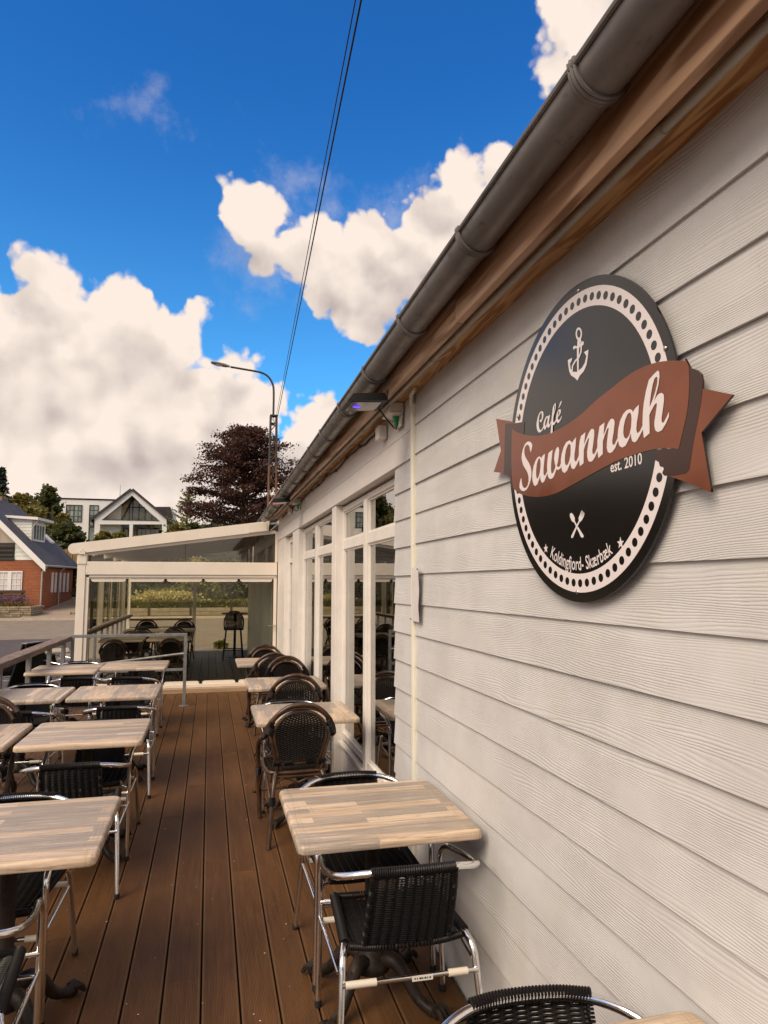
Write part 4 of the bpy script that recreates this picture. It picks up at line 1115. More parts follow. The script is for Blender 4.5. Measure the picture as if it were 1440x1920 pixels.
put(A0, -.692, 6.27, R(1), 'armchair with its back to us before the right table of the third pair', GA)
put(A0, -1.43, 6.22, R(-3), 'armchair with its back to us before the left table of the third pair', GA)
put(A0, -.76, 6.98, DN + R(4), 'armchair facing us under the far side of the right table of the third pair', GA)
put(A0, -1.63, 7.25, DN + R(2), 'armchair facing us behind the left table of the third pair', GA)
put(T0, -.815, 8.78, 0, 'right table of the farthest pair on the left, next to the metal railing', GT)
put(T0, -1.540, 8.58, 0, 'left table of the farthest pair, next to the wooden handrail', GT)
put(A0, -.80, 8.09, R(-2), 'armchair with its back to us before the right table of the farthest pair', GA)
put(A0, -1.325, 8.19, R(2), 'armchair with its back to us before the left table of the farthest pair', GA)
put(A0, -.79, 9.08, DN + R(2), 'armchair facing us behind the right table of the farthest pair', GA)
put(A0, -1.545, 9.22, DN, 'armchair facing us behind the left table of the farthest pair', GA)
# stickers on the near chair only
b = MB(); b.tube([(-.2505, -.237, .150), (-.2475, -.225, .196)], .0135, 10); stk = b.build('sticker', M['white_plastic'], near_chair, smooth=60)
b = MB(); b.box(.00, .075, -.2325, -.2312, .326, .344); b.build('label_strip', M['white_plastic'], near_chair)
b = MB()
for k, w_ in enumerate((.004, .003, .007, .004, .006, .003, .005)): b.box(.008 + k * .009, .008 + k * .009 + w_, -.2335, -.2328, .332, .3375)
b.build('label_print', M['black'], near_chair)
cu = bpy.data.curves.new('sticker_text', 'FONT'); cu.body = 'b\u00e9z'; cu.size = .017; cu.offset = .0006
o = bpy.data.objects.new('sticker_text', cu); COL.objects.link(o)
me = bpy.data.meshes.new_from_object(o.evaluated_get(bpy.context.evaluated_depsgraph_get())); bpy.data.objects.remove(o)
for v in me.vertices: v.co = Vector((-.249 - .012 + v.co.x * .8, -.2455 - (.166 + v.co.y - .173) * -.26, .166 + v.co.y))
me.materials.clear(); me.materials.append(M['black']); o = bpy.data.objects.new('sticker_text', me); COL.objects.link(o); o.parent = near_chair

# ================================================================== railings
t = thing('wooden_handrail', 'weathered wooden handrail on grey metal posts along the left edge of the deck', 'railing', (-1.88, 8, 0))
b = MB(); b.cbox(-.075, .085, -9.5, 2.28, .925, .985, .006); b.build('rail', M['rail_wood'], t)
for y in (-6, -4, -2.4, -.75, .35, 1.35, 2.2):
    b = MB(); b.cbox(-.024, .024, y - .024, y + .024, -.2, .9245, .003); b.build('post', M['galv'], t)
for y in (-1.2, 0, .3, 1.3, 2.15):
    b = MB(); b.sphere((.005, y, .986), .012, 8, (1, 1, .4)); b.build('screw', M['steel'], t)
t = thing('metal_railing', 'grey metal railing across the deck in front of the conservatory', 'railing', (-1.0, 10.27, 0))
b = MB(); b.cbox(-.80, .715, -.022, .022, .965, 1.005, .003); b.build('top_rail', M['galv'], t)
b = MB(); b.cbox(.672, .716, -.021, .021, 0.001, .964, .003); b.build('post', M['galv'], t)
b = MB(); b.cbox(-.80, -.76, -.021, .021, 0.001, .964, .003); b.build('post', M['galv'], t)
b = MB(); b.cbox(-.759, .671, -.016, .016, .485, .520, .003); b.build('lower_rail', M['galv'], t)
b = MB(); b.tube([(-.75, .06, .565), (.62, .03, .715), (.694, .0, .722)], .017, 8); b.build('sloping_rail', M['galv'], t, smooth=50)
b = MB(); b.cbox(.63, .758, -.05, .05, .001, .009, .002); b.build('base_plate', M['galv'], t)

# ================================================================== conservatory
CY = 11.55
con = thing('conservatory', 'cream framed glass conservatory with sloping roof beam at the far end of the deck', 'conservatory', (0, CY, 0))
def cp(mb, name, m, smooth=None, parent=con):
    return mb.build(name, m, parent, smooth)
def rz_(x): return 2.24 + (x + 2.0) * (2.64 - 2.24) / 2.9        # rafter axis height
b = MB(); b.cbox(-1.985, -1.865, 0, .12, -.20, 2.16, .006); cp(b, 'post', M['cream'])
b = MB(); b.cbox(-1.863, -1.812, .02, .10, .15, 2.02, .004); cp(b, 'side_frame', M['cream'])
b = MB(); b.cbox(1.025, 1.075, .02, .10, .15, 1.81, .004); b.cbox(1.04, 1.085, .015, .10, 2.045, 2.56, .004); cp(b, 'side_frame', M['cream'])
b = MB(); prof = []
n = 8
for k in range(n + 1): a = PI/2 + PI * k / n; prof.append((-2.045 + .082 * math.cos(a), rz_(-2.045) + .082 * math.sin(a)))
prof += [(.92, rz_(.92) - .082), (.935, rz_(.92) + .085)]
b.prism(prof, lambda a, c: (a, -.03, c), lambda a, c: (a, .12, c)); raf = cp(b, 'rafter', M['cream'])
b = MB(); b.hexa([(.60, -.036, rz_(.60) - .072), (.90, -.036, rz_(.90) - .072), (.90, -.0305, rz_(.90) - .072), (.60, -.0305, rz_(.60) - .072), (.60, -.036, rz_(.60) + .07), (.90, -.036, rz_(.90) + .07), (.90, -.0305, rz_(.9) + .07), (.60, -.0305, rz_(.6) + .07)])
b.build('cover_plate', M['cream'], raf)
b = MB(); b.prism([(-1.965, 2.15), (-1.875, 2.15), (-1.875, 2.20), (-1.92, 2.245), (-1.965, 2.20)], lambda a, c: (a, -.037, c), lambda a, c: (a, -.0305, c))
for dx, dz in ((-1.92, 2.225), (-1.945, 2.195), (-1.895, 2.195)): b.sphere((dx, -.038, dz), .007, 8)
b.build('bracket_plate', M['cream'], raf)
b = MB(); b.hexa([(-1.86, .02, rz_(-1.86) - .125), (1.04, .02, rz_(1.04) - .135), (1.04, .09, rz_(1.04) - .135), (-1.86, .09, rz_(-1.86) - .125), (-1.86, .02, rz_(-1.86) - .084), (1.04, .02, rz_(1.04) - .084), (1.04, .09, rz_(1.04) - .084), (-1.86, .09, rz_(-1.86) - .084)]); cp(b, 'under_rail', M['cream'])
b = MB(); b.cbox(-1.985 - .01, -1.845, -.012, .13, 1.985, 2.165, .02); cp(b, 'post_cap', M['cream'])
b = MB(); b.cbox(-1.862, 1.075, .0, .11, 1.835, 2.040, .006)
for dx in (-1.84, ):
    for dz in (1.87, 2.0): b.sphere((dx, -.001, dz), .008, 8)
cp(b, 'beam', M['cream'])
b = MB(); b.cbox(-1.862, 1.075, .02, .10, 1.795, 1.833, .004); b.cbox(-1.862, 1.075, .035, .09, 1.775, 1.794, .002); cp(b, 'head_rail', M['cream'])
b = MB(); b.cbox(-1.862, 1.075, .0, .12, .065, .118, .005); cp(b, 'sill', M['cream'])
# gable glazing
xs3 = [-1.80, -.392, .72, 1.035]
for k in range(3):
    a, c = xs3[k] + .004, xs3[k+1] - .004; b = MB()
    b.hexa([(a, .05, 2.042), (c, .05, 2.042), (c, .058, 2.042), (a, .058, 2.042), (a, .05, rz_(a) - .13), (c, .05, rz_(c) - .13), (c, .058, rz_(c) - .13), (a, .058, rz_(a) - .13)])
    cp(b, 'gable_pane', M['roof_glass'])
# folding glass panes with rounded strips at head and foot
ex = [-1.808, -1.255, -.681, -.100, .462, 1.020]
for a, c in zip(ex, ex[1:]):
    b = MB(); b.box(a + .003, c - .003, .056, .064, .152, 1.772); po = cp(b, 'glass_pane', M['cons_glass'])
    rr = .045
    pr = [(a + .028 + rr * (1 - math.cos(PI/2 * k / 5)), 1.722 + 0 * k) for k in range(0)] 
    top_ = [(a + .02, 1.770), (a + .022, 1.752), (a + .034, 1.736), (a + .055, 1.726), (c - .055, 1.726), (c - .034, 1.736), (c - .022, 1.752), (c - .02, 1.770)]
    b = MB(); b.prism(top_, lambda q, w: (q, .040, w), lambda q, w: (q, .082, w)); b.build('head_strip', M['cream'], po)
    b = MB(); b.prism([(a + .02, .120), (a + .022, .135), (a + .034, .152), (a + .055, .162), (c - .055, .162), (c - .034, .152), (c - .022, .135), (c - .02, .120)], lambda q, w: (q, .040, w), lambda q, w: (q, .082, w)); b.build('foot_strip', M['cream'], po)
for x in ex[1:-1]:  # black wedges standing in for shaded gaps where the panes meet
    b = MB(); b.prism([(x - .026, 1.772), (x + .026, 1.772), (x + .010, 1.745), (x + .006, 1.70), (x - .006, 1.70), (x - .010, 1.745)], lambda q, w: (q, .046, w), lambda q, w: (q, .08, w))
    b.prism([(x - .030, .120), (x + .030, .120), (x + .012, .145), (x + .006, .195), (x - .006, .195), (x - .012, .145)], lambda q, w: (q, .036, w), lambda q, w: (q, .084, w))
    cp(b, 'gap_shade', M['black'])
# roof, back wall and left wall
b = MB(); b.hexa([(-2.0, .12, rz_(-2.0) + .03), (1.08, .12, rz_(1.08) + .03), (1.08, 6.9, rz_(1.08) + .03), (-2.0, 6.9, rz_(-2.0) + .03), (-2.0, .12, rz_(-2.0) + .06), (1.08, .12, rz_(1.08) + .06), (1.08, 6.9, rz_(1.08) + .06), (-2.0, 6.9, rz_(-2.0) + .06)]); cp(b, 'awning_roof', M['awning'])
for y in (1.4, 2.8, 4.2, 5.6, 6.82):
    b = MB(); b.hexa([(-2.0, y, rz_(-2.0) - .06), (1.07, y, rz_(1.07) - .06), (1.07, y + .06, rz_(1.07) - .06), (-2.0, y + .06, rz_(-2.0) - .06), (-2.0, y, rz_(-2.0) + .025), (1.07, y, rz_(1.07) + .025), (1.07, y + .06, rz_(1.07) + .025), (-2.0, y + .06, rz_(-2.0) + .025)]); cp(b, 'roof_rib', M['cream'])
YB = 6.85
for x in (-1.94, -.36, 1.03):
    b = MB(); b.cbox(x - .04, x + .04, YB, YB + .08, -.2, 2.1 if x < 0.9 else 2.6, .004); cp(b, 'post', M['cream'])
b = MB(); b.cbox(-1.98, 1.07, YB + .002, YB + .10, 1.98, 2.16, .005); cp(b, 'back_beam', M['cream'])
b = MB(); b.box(-1.9, -.402, YB + .03, YB + .036, .1, 1.98); cp(b, 'back_pane', M['cons_glass'])
b = MB(); b.box(-.318, .988, YB + .03, YB + .036, .1, 1.98); cp(b, 'back_pane', M['cons_glass'])
b = MB(); b.cbox(-1.9, -.402, YB - .02, YB + .02, .78, .83, .004); b.cbox(-1.9, -.402, YB - .02, YB + .02, .60, .63, .004); cp(b, 'back_rail', M['rail_wood'])
b = MB(); b.cbox(-1.985, -1.865, .121, YB - .001, 2.0, 2.15, .005); cp(b, 'eaves_beam', M['cream'])
b = MB(); b.cbox(-1.99, -1.83, .125, YB - .03, .88, .935, .006); cp(b, 'side_rail', M['rail_wood'])
for k in range(8):
    y = .9 + k * .75; b = MB(); b.cbox(-1.945, -1.905, y - .02, y + .02, -.18, .879, .003); cp(b, 'rail_post', M['galv'])
for k in range(7):
    y = .16 + k * .95; b = MB(); b.box(-1.930, -1.922, y, y + .9, .955, 1.98); cp(b, 'side_pane', M['cons_glass'])
for y in (.45, .9, 1.05, 1.9, 2.05, 2.2, 3.3, 4.6, 5.3, 5.45, 5.6):
    b = MB(); b.cbox(-1.912, -1.888, y - .012, y + .012, .95, 1.98, .002); cp(b, 'upright', M['dark_metal'] if y < 1.2 else M['cream'])
# folded stack of grey panels on the right
pts = [(1.02, .5), (.90, 1.0), (1.0, 1.5), (.86, 2.0), (.98, 2.6), (.84, 3.2), (.97, 3.9), (.86, 4.6), (.98, 5.4)]
for (x0, y0), (x1, y1) in zip(pts, pts[1:]):
    b = MB(); b.hexa([(x0, y0, .02), (x0 + .03, y0, .02), (x1 + .03, y1 - .01, .02), (x1, y1 - .01, .02), (x0, y0, 1.97), (x0 + .03, y0, 1.97), (x1 + .03, y1 - .01, 1.97), (x1, y1 - .01, 1.97)]); cp(b, 'folding_panel', M['grey_panel'])
# door post with handles at the junction with the cafe
b = MB()
for x in (1.012, 1.052): b.tube(bentpath([(x, .02, 1.02), (x, -.04, 1.02), (x - .075, -.04, 1.02)], .012), .008, 8)
cp(b, 'door_handle', M['steel'], 50)
b = MB(); b.cbox(-1.86, 1.06, -.10, .02, -.03, .0635, .006); b.build('step', M['step_wood'], con)
floor2 = bpy.data.objects.new('conservatory_floor', None); COL.objects.link(floor2); floor2['kind'] = 'structure'
for k in range(20):
    x0 = -1.98 + k * .154; b = MB(); b.cbox(x0, x0 + .147, 11.66, 18.5, -.03, rnd.uniform(-.001, .001), .004); b.build('deck_board', M['deck_grey'], floor2)
b = MB(); b.box(-1.99, 1.09, 11.49, 18.5, -.24, -.045); b.build('deck_substructure', M['deck_gap'], floor2)
# furniture inside
GI = 'bistro chairs inside the conservatory'; GIT = 'tables inside the conservatory'
S_ = .90
put(B0, -1.47, 12.15, R(3), 'dark bistro chair just inside the glass at the left, behind the metal railing', GI, scale=S_)
put(B0, -.56, 12.2, R(-8), 'dark bistro chair just inside the glass, right of the two front ones', GI, scale=S_)
put(T0, -1.42, 12.85, 0, 'front left table inside the conservatory', GIT)
put(T0, -.66, 12.9, 0, 'front right table inside the conservatory', GIT)
put(B0, -1.40, 13.75, DN, 'bistro chair facing us behind the front left table in the conservatory', GI, scale=S_)
put(B0, -.68, 13.75, DN, 'bistro chair facing us behind the front right table in the conservatory', GI, scale=S_)
put(B0, -1.28, 14.5, R(6), 'bistro chair of the middle row at the left in the conservatory', GI, scale=.95)
put(B0, -.62, 14.6, R(-4), 'bistro chair of the middle row at the right in the conservatory', GI, scale=.95)
put(T0, -1.3, 15.2, 0, 'middle left table inside the conservatory', GIT)
put(T0, -.62, 15.2, 0, 'middle right table inside the conservatory', GIT)
put(B0, -1.32, 16.3, DN + R(5), 'bistro chair of the last row at the left in the conservatory', GI, scale=1.0)
put(B0, -.55, 16.2, DN + R(-5), 'bistro chair of the last row at the right in the conservatory', GI, scale=1.0)
# bottle on the floor side table
t = thing('bar_table', 'small high round bar table by the back of the conservatory', 'table', (.60, 16.75, 0))
b = MB(); b.lathe([(.01, .985), (.30, .985), (.31, .995), (.31, 1.01), (.30, 1.018)], 24); b.build('tabletop', M['bench_wood'], t, smooth=40)
b = MB(); b.lathe([(.03, .01), (.03, .98)], 12); b.build('pedestal', M['iron'], t, smooth=40)
b = MB(); b.lathe([(.22, 0), (.22, .012), (.05, .03)], 20); b.build('base', M['iron'], t, smooth=40)
t = thing('bar_chair', 'tall black bar chair standing apart on the right inside the conservatory', 'bar chair', (.55, 16.25, 0))
for sx in (-1, 1):
    for sy in (-1, 1):
        b = MB(); b.tube([(sx*.16, sy*.15, .66), (sx*.22, sy*.21, 0)], .014, 8); b.build('leg', M['black'], t)
b = MB(); b.cbox(-.20, .20, -.19, .19, .655, .70, .015); b.build('seat', M['wicker'], t)
def SBC(u, v): return (u * .19 * math.sqrt(max(.05, 1 - (1 - min(1, v * 2.2)) ** 2)), -.19 - .04 * (1 - v) - .03 * (1 - u*u), 1.06 - v * .34), (0, -1, -.1)
b = weave(SBC, 10, 30, .005, .004); b.build('backrest', M['wicker'], t, smooth=60)
b = MB(); b.tube(smoothpath([(-.20, -.16, .66), (-.21, -.21, .88), (-.13, -.25, 1.04), (0, -.26, 1.08), (.13, -.25, 1.04), (.21, -.21, .88), (.20, -.16, .66)], 4), .015, 8); b.build('back_frame', M['black'], t, smooth=60)
b = MB()
for z in (.22,): b.tube([(-.20, -.19, z), (.20, -.19, z), (.20, .19, z), (-.20, .19, z)], .011, 8, closed=True)
b.build('footrest', M['black'], t)
b = MB(); b.cbox(-.10, .10, -.262, -.252, .78, .85, .004); b.build('back_plate', M['step_wood'], t)

# ================================================================== lower terrace beside the deck
ZL = -.244
def atG(px, py): return atZ(px, py, ZL)
put(A0, -3.35, 13.15, R(20), 'armchair standing on the lower terrace left of the wooden handrail', GA, z=ZL)
put(A0, -2.42, 13.0, DN + R(60), 'armchair on the lower terrace close to the white conservatory post', GA, z=ZL)
put(T0, -2.80, 13.75, R(12), 'table on the lower terrace beyond the handrail posts', GT, z=ZL)
t = thing('sandwich_board', 'black folding sandwich board standing on the lower terrace behind the handrail', 'sandwich board', (-2.83, 12.75, ZL), R(65))
for s in (-1, 1):
    b = MB(); b.hexa([(-.28, s*.30 - .012, 0), (.28, s*.30 - .012, 0), (.28, s*.30 + .012, 0), (-.28, s*.30 + .012, 0), (-.20, s*.02 - .012, .96), (.20, s*.02 - .012, .96), (.20, s*.02 + .012, .96), (-.20, s*.02 + .012, .96)])
    b.build('board', M['black'], t)
b = MB(); b.cbox(-.2, .2, -.05, .05, .955, .975, .004); b.build('top_bar', M['galv'], t)
b = MB()
for k in range(420):
    x = rnd.uniform(-2.95, -2.35); y = rnd.uniform(10.6, 12.2); s = rnd.uniform(.02, .045)
    b.sphere((x + rnd.uniform(-.4, .3), y, ZL + s * .3), s, 5, (1, 1, .6))
o = b.build('gravel', M['stone']); o['kind'] = 'stuff'; o['label'] = 'loose pale stones along the foot of the deck'

# ================================================================== vegetation
import numpy as np
rng_ = np.random.default_rng(11)
def leaf_mesh(name, P, size, m, flat=.5, parent=None, aspect=1.0):
    """one small folded leaf face per point; flat: how horizontal"""
    n = len(P); P = np.asarray(P)
    a = rng_.normal(size=(n, 3)); a[:, 2] *= (1 - flat) + .05; a /= np.linalg.norm(a, axis=1)[:, None]
    c = rng_.normal(size=(n, 3)); c -= (c * a).sum(1)[:, None] * a; c /= np.linalg.norm(c, axis=1)[:, None]
    s = (size[0] + (size[1] - size[0]) * rng_.random(n))[:, None]
    w = np.cross(a, c) * s * .5 * aspect; a = a * s
    v = np.stack([P - a * .5, P + w, P + a * .5 , P - w], 1).reshape(-1, 3)
    f = np.arange(4 * n).reshape(-1, 4)
    me = bpy.data.meshes.new(name); me.from_pydata(v.tolist(), [], f.tolist()); me.materials.append(m)
    o = bpy.data.objects.new(name, me); COL.objects.link(o)
    if parent is not None: o.parent = parent
    return o
def clump(c, r, n):
    q = rng_.normal(size=(n, 3)) * np.array(r) * .55
    return np.asarray(c) + q
def tree(name, label, x, y, z0, trunk_h, trunk_r, prof, limbs, leafm, size, nl, droop=.1, flat=.6, group=None, cl=(.55, .55, .22), ncl=9, lean=0, rise=0):
    """prof(h) -> limb length at relative height h (0..1 above crown base prof.z0)"""
    t = thing(name, label, 'tree', (x, y, z0), 0, group)
    b = MB(); pts = [(rnd.uniform(-.1, .1) * k * .3 + lean * k, rnd.uniform(-.1, .1) * k * .3, trunk_h * k / 6) for k in range(7)]
    b.tube(smoothpath(pts, 3), [trunk_r * (1 - .9 * i / 18) + .01 for i in range(19)], 9); P = []
    lb = MB()
    for i in range(limbs):
        h = prof[0] + (1 - prof[0]) * ((i + .5) / limbs) ** .9
        ln = np.interp(h, prof[1], prof[2]) * rnd.uniform(.75, 1.15)
        az = i * 2.399 + rnd.uniform(-.4, .4); p = Vector((lean * h * 6, 0, trunk_h * h)); pl = [p.copy()]
        d = Vector((math.cos(az), math.sin(az), rnd.uniform(.15, .55) + rise * max(0, h - .45)))
        for s_ in range(6):
            d.z -= droop * (s_ / 3); d.x += rnd.uniform(-.15, .15); d.y += rnd.uniform(-.15, .15)
            p = p + d.normalized() * ln / 6; pl.append(p.copy())
        lb.tube(smoothpath(pl, 2), [max(.012, trunk_r * .28 * (1 - k / 13)) for k in range(13)], 5)
        for c_ in range(ncl):
            f = .25 + .75 * (c_ + rnd.random()) / ncl; k = min(5, int(f * 6)); q = pl[k].lerp(pl[k + 1], f * 6 - k if f < 1 else 1)
            if rnd.random() < .12: continue
            P.append(clump(q + Vector((rnd.gauss(0, .12) * ln * .3, rnd.gauss(0, .12) * ln * .3, rnd.uniform(-.15, .1))), cl, nl))
    b.build('trunk', M['bark'], t, smooth=60); lb.build('limbs', M['bark'], t, smooth=60)
    leaf_mesh('crown', np.concatenate(P), size, leafm, flat, t)
    return t
# copper beech behind the conservatory roof
tree('copper_beech', 'broad dark purple copper beech rising behind the conservatory roof', 2.75, 60, 3.2, 11.5, .42,
     (.20, [.2, .3, .5, .65, .8, .92, 1.0], [4.6, 5.4, 5.5, 4.7, 3.3, 2.1, 1.0]), 104, M['leaf_beech'], (.09, .23), 42, droop=.06, flat=.5, cl=(.62, .62, .28), ncl=12, rise=.35)
# pale conifer with open upswept twigs
t = thing('pale_conifer', 'slender yellow green conifer with open feathery top right of the white house', 'tree', (-2.42, 70, 4.4))
b = MB(); b.tube([(0, 0, 0), (.1, 0, 3), (.25, 0, 6.4)], [.14, .09, .02], 7); b.build('trunk', M['bark'], t)
P = []
for i in range(46):
    h = .9 + 5.3 * (i / 46); ln = (6.6 - h) * .42 + .25; az = i * 2.4 + rnd.uniform(-.3, .3)
    for s in range(9):
        f = s / 8; P.append(clump((.04 * h + math.cos(az) * ln * f, math.sin(az) * ln * f, h + .45 * f * ln), (.10, .10, .07), 13))
leaf_mesh('crown', np.concatenate(P), (.10, .24), M['leaf_lime'], .2, t, .45)
def bush(name, label, x, y, w, d, h, m, size, n, group=None, z0=None, cat='bush', top=None):
    z0 = gh(y) if z0 is None else z0
    t = thing(name, label, cat, (x, y, z0), 0, group); P = []
    nb = 26
    for k in range(nb):
        a = rnd.uniform(0, 2 * PI); rr = math.sqrt(rnd.random()); hh = rnd.random() ** .7 * (1 - .45 * rr * rr)
        P.append(clump((math.cos(a) * rr * w * .45, math.sin(a) * rr * d * .45, .12 * h + hh * h * .8), (w * .17, d * .17, h * .14), n // nb))
    b = MB()
    for k in range(5): b.tube([(0, 0, 0), (rnd.uniform(-.25, .25) * w, rnd.uniform(-.2, .2) * d, h * .7)], [.04, .012], 5)
    b.build('stems', M['bark'], t); leaf_mesh('foliage', np.concatenate(P), size, m, .45, t)
    return t
GB2 = 'leafy trees and bushes up the slope'
def lt(px, py_top, D, wpx, m, label, size=(.22, .45), n=9, dens=52, group=GB2):
    p = atY(px, py_top, D); z0 = gh(D) - .2; h = p.z - z0; w = wpx / FPX * D
    tree('leafy_tree', label, p.x, D, z0, h, .16, (.12, [.1, .3, .55, .8, 1], [w * .42, w * .5, w * .48, w * .3, .3]), dens, m, size, n, droop=.05, flat=.4, group=group, cl=(w * .085, w * .085, h * .05), ncl=9)
lt(40, 932, 66, 95, M['leaf_olive'], 'olive green tree behind the chimney of the brick house')
lt(92, 918, 70, 66, M['leaf_dark'], 'tall dark tree between the brick house and the white house')
lt(68, 955, 60, 90, M['leaf_olive'], 'bushy olive tree above the dormer of the brick house')
lt(125, 985, 58, 75, M['leaf_dark'], 'dark bush in front of the left end of the white house')
lt(118, 968, 64, 40, M['leaf_olive'], 'small light shrub against the left edge of the white house')
lt(195, 1000, 60, 44, M['leaf_olive'], 'low olive bush before the terrace of the white house', n=7, dens=30)
lt(222, 1003, 64, 40, M['leaf_mid'], 'rounded green bush before the left terrace opening of the white house', n=7, dens=30)
lt(262, 1008, 62, 60, M['leaf_olive'], 'low hedge bush before the right terrace opening of the white house', n=7, dens=30)
lt(335, 990, 58, 58, M['leaf_olive'], 'yellowish shrub right of the white house below the pale conifer', n=8, dens=34)
lt(365, 985, 66, 55, M['leaf_dark'], 'dark shrub at the left foot of the copper beech', n=8, dens=34)
for k, (px, top, D, w) in enumerate(((-60, 915, 58, 150), (-190, 880, 52, 190), (-330, 850, 50, 210), (-490, 835, 47, 230), (-680, 830, 46, 260), (-900, 820, 46, 300), (-1180, 800, 46, 340))):
    lt(px, top, D, w, M['leaf_dark'] if k % 2 else M['leaf_olive'], ['nearest', 'second', 'third', 'fourth', 'fifth', 'sixth', 'last'][k] + ' tall tree counted leftwards from the brick house, mirrored in the cafe windows', n=10, dens=60, group='trees mirrored in the cafe windows')
# spruce at the far left edge
t = thing('dark_spruce', 'pointed dark spruce top at the far left edge above the chimney', 'tree', (atY(4, 877, 62).x, 62, gh(62)))
hh = atY(4, 877, 62).z - gh(62); b = MB(); b.tube([(0, 0, 0), (0, 0, hh)], [.2, .02], 7); b.build('trunk', M['bark'], t); P = []
for i in range(110):
    h = hh * (.15 + .85 * (i / 110) ** .8); ln = (hh - h) * .26 + .12; az = i * 2.4
    for s in range(5): f = (s + .5) / 5; P.append(clump((math.cos(az) * ln * f, math.sin(az) * ln * f, h - .22 * f * ln), (.16, .16, .07), 9))
leaf_mesh('crown', np.concatenate(P), (.14, .30), M['leaf_spruce'], .3, t, .6)
# greenery across the road, seen through the conservatory
GH = 'garden bushes across the road'
p = atY(290, 1112, 38)
bush('flowering_bush', 'long low bush of pale yellow flowers across the road, seen through the glass', p.x + .3, 37.5, 4.6, 1.4, 1.15, M['flower_yellow'], (.08, .17), 2600, GH)
bush('garden_bush', 'dark bush left of the yellow flowers across the road', atY(205, 1100, 40).x, 40, 3.4, 2, 2.1, M['leaf_dark'], (.10, .24), 2200, GH)
bush('garden_bush', 'mid green bush right of the yellow flowers across the road', atY(372, 1100, 40).x, 40, 2.6, 2, 1.9, M['leaf_mid'], (.10, .24), 2200, GH)
bush('garden_bush', 'large dark bush behind the bar chair across the road', atY(432, 1090, 42).x, 42, 4.2, 2, 2.5, M['leaf_dark'], (.10, .26), 2800, GH)
bush('garden_bush', 'yellowish bush top between the two green bushes across the road', atY(388, 1090, 45).x, 45, 2.4, 2, 2.4, M['flower_yellow'], (.10, .22), 1200, GH)
bush('garden_bush', 'big bush at the back of the garden across the road', atY(300, 1080, 47).x, 47, 6, 3, 2.2, M['leaf_olive'], (.14, .3), 2600, GH)
t = thing('clipped_hedge', 'long low clipped green hedge along the far side of the road', 'hedge', (0, 35.6, gh(35.6)))
b = MB(); b.box(-5.4, 24, -.28, .28, 0, .62); b.build('hedge_core', M['leaf_dark'], t)
P = np.stack([rng_.uniform(-5.5, 24, 15000), rng_.uniform(-.36, .36, 15000), rng_.uniform(0, .72, 15000)], 1); leaf_mesh('foliage', P, (.05, .13), M['leaf_olive'], .3, t)
t = thing('guard_rail', 'low pale board rail on short dark posts across the road', 'rail', (0, 34.8, gh(34.8)))
M['rail_board'] = mottled('weathered_rail_boards', (.24, .20, .14), (.33, .28, .20), 3, .8)
for k in range(16):
    x = -5.6 + k * 1.9
    for z0 in (.03, .215):
        b = MB(); b.cbox(x, x + 1.89, -.03, .03, z0, z0 + .17, .005); b.build('board', M['rail_board'], t)
    b = MB(); b.cbox(x + .9, x + .98, -.075, -.031, 0, .42, .005); b.build('post', M['bench_wood'], t)
n_ = 16000
P = np.stack([rng_.uniform(-6.5, 24, n_), rng_.uniform(36.2, 60, n_), np.zeros(n_)], 1); P[:, 2] = [gh(y) + .05 for y in P[:, 1]]
o = leaf_mesh('grass', P, (.10, .26), M['leaf_mid'], .2); o['kind'] = 'stuff'; o['label'] = 'rough grass on the slope across the road'
n_ = 9000
P = np.stack([rng_.uniform(-40, 60, n_), rng_.uniform(90, 150, n_), np.zeros(n_)], 1); P[:, 2] = [gh(y) + rng_.uniform(0, 3.2) for y in P[:, 1]]
o = leaf_mesh('undergrowth', P, (.7, 1.6), M['leaf_dark'], .3); o['kind'] = 'stuff'; o['label'] = 'dense dark undergrowth along the top of the slope'
# a tuft at the conservatory's back door, flowers on the lower terrace
bush('weed_tuft', 'dry weed tuft on the road edge behind the conservatory', atY(415, 1210, 20).x, 20.2, .40, .25, .26, M['leaf_mid'], (.04, .11), 260)
bush('potted_flowers', 'low plant with pinkish flowers behind the nearest handrail post', -2.18, 10.9, .5, .5, .42, M['leaf_mid'], (.03, .08), 500, z0=ZL, cat='plant')
bush('flower_tuft', 'small tuft of pink flowers on the lower terrace stones', -2.55, 11.2, .4, .3, .28, M['flower_pink'], (.02, .05), 300, z0=ZL, cat='plant')

# ================================================================== brick house on the left
HX, HY = -8.12, 37.6
hz = gh(37.6)
house = thing('brick_house', 'red brick house with dark steep roof, white dormer and white gable boards', 'house', (HX, HY, hz), R(-7.6))
EV = 2.83 - hz; HW = 6.5; HD = 4.75; RG = EV + HW / 2 * .98
b = MB(); b.box(-HW, 0, 0, HD, -1, EV); b.build('wall', M['brick'], house)
b = MB(); b.prism([(-HW, EV + .002), (0, EV + .002), (-HW / 2, RG - .1)], lambda a, c: (a, .10, c), lambda a, c: (a, HD, c)); b.build('gable_wall', M['beige_wall'], house)
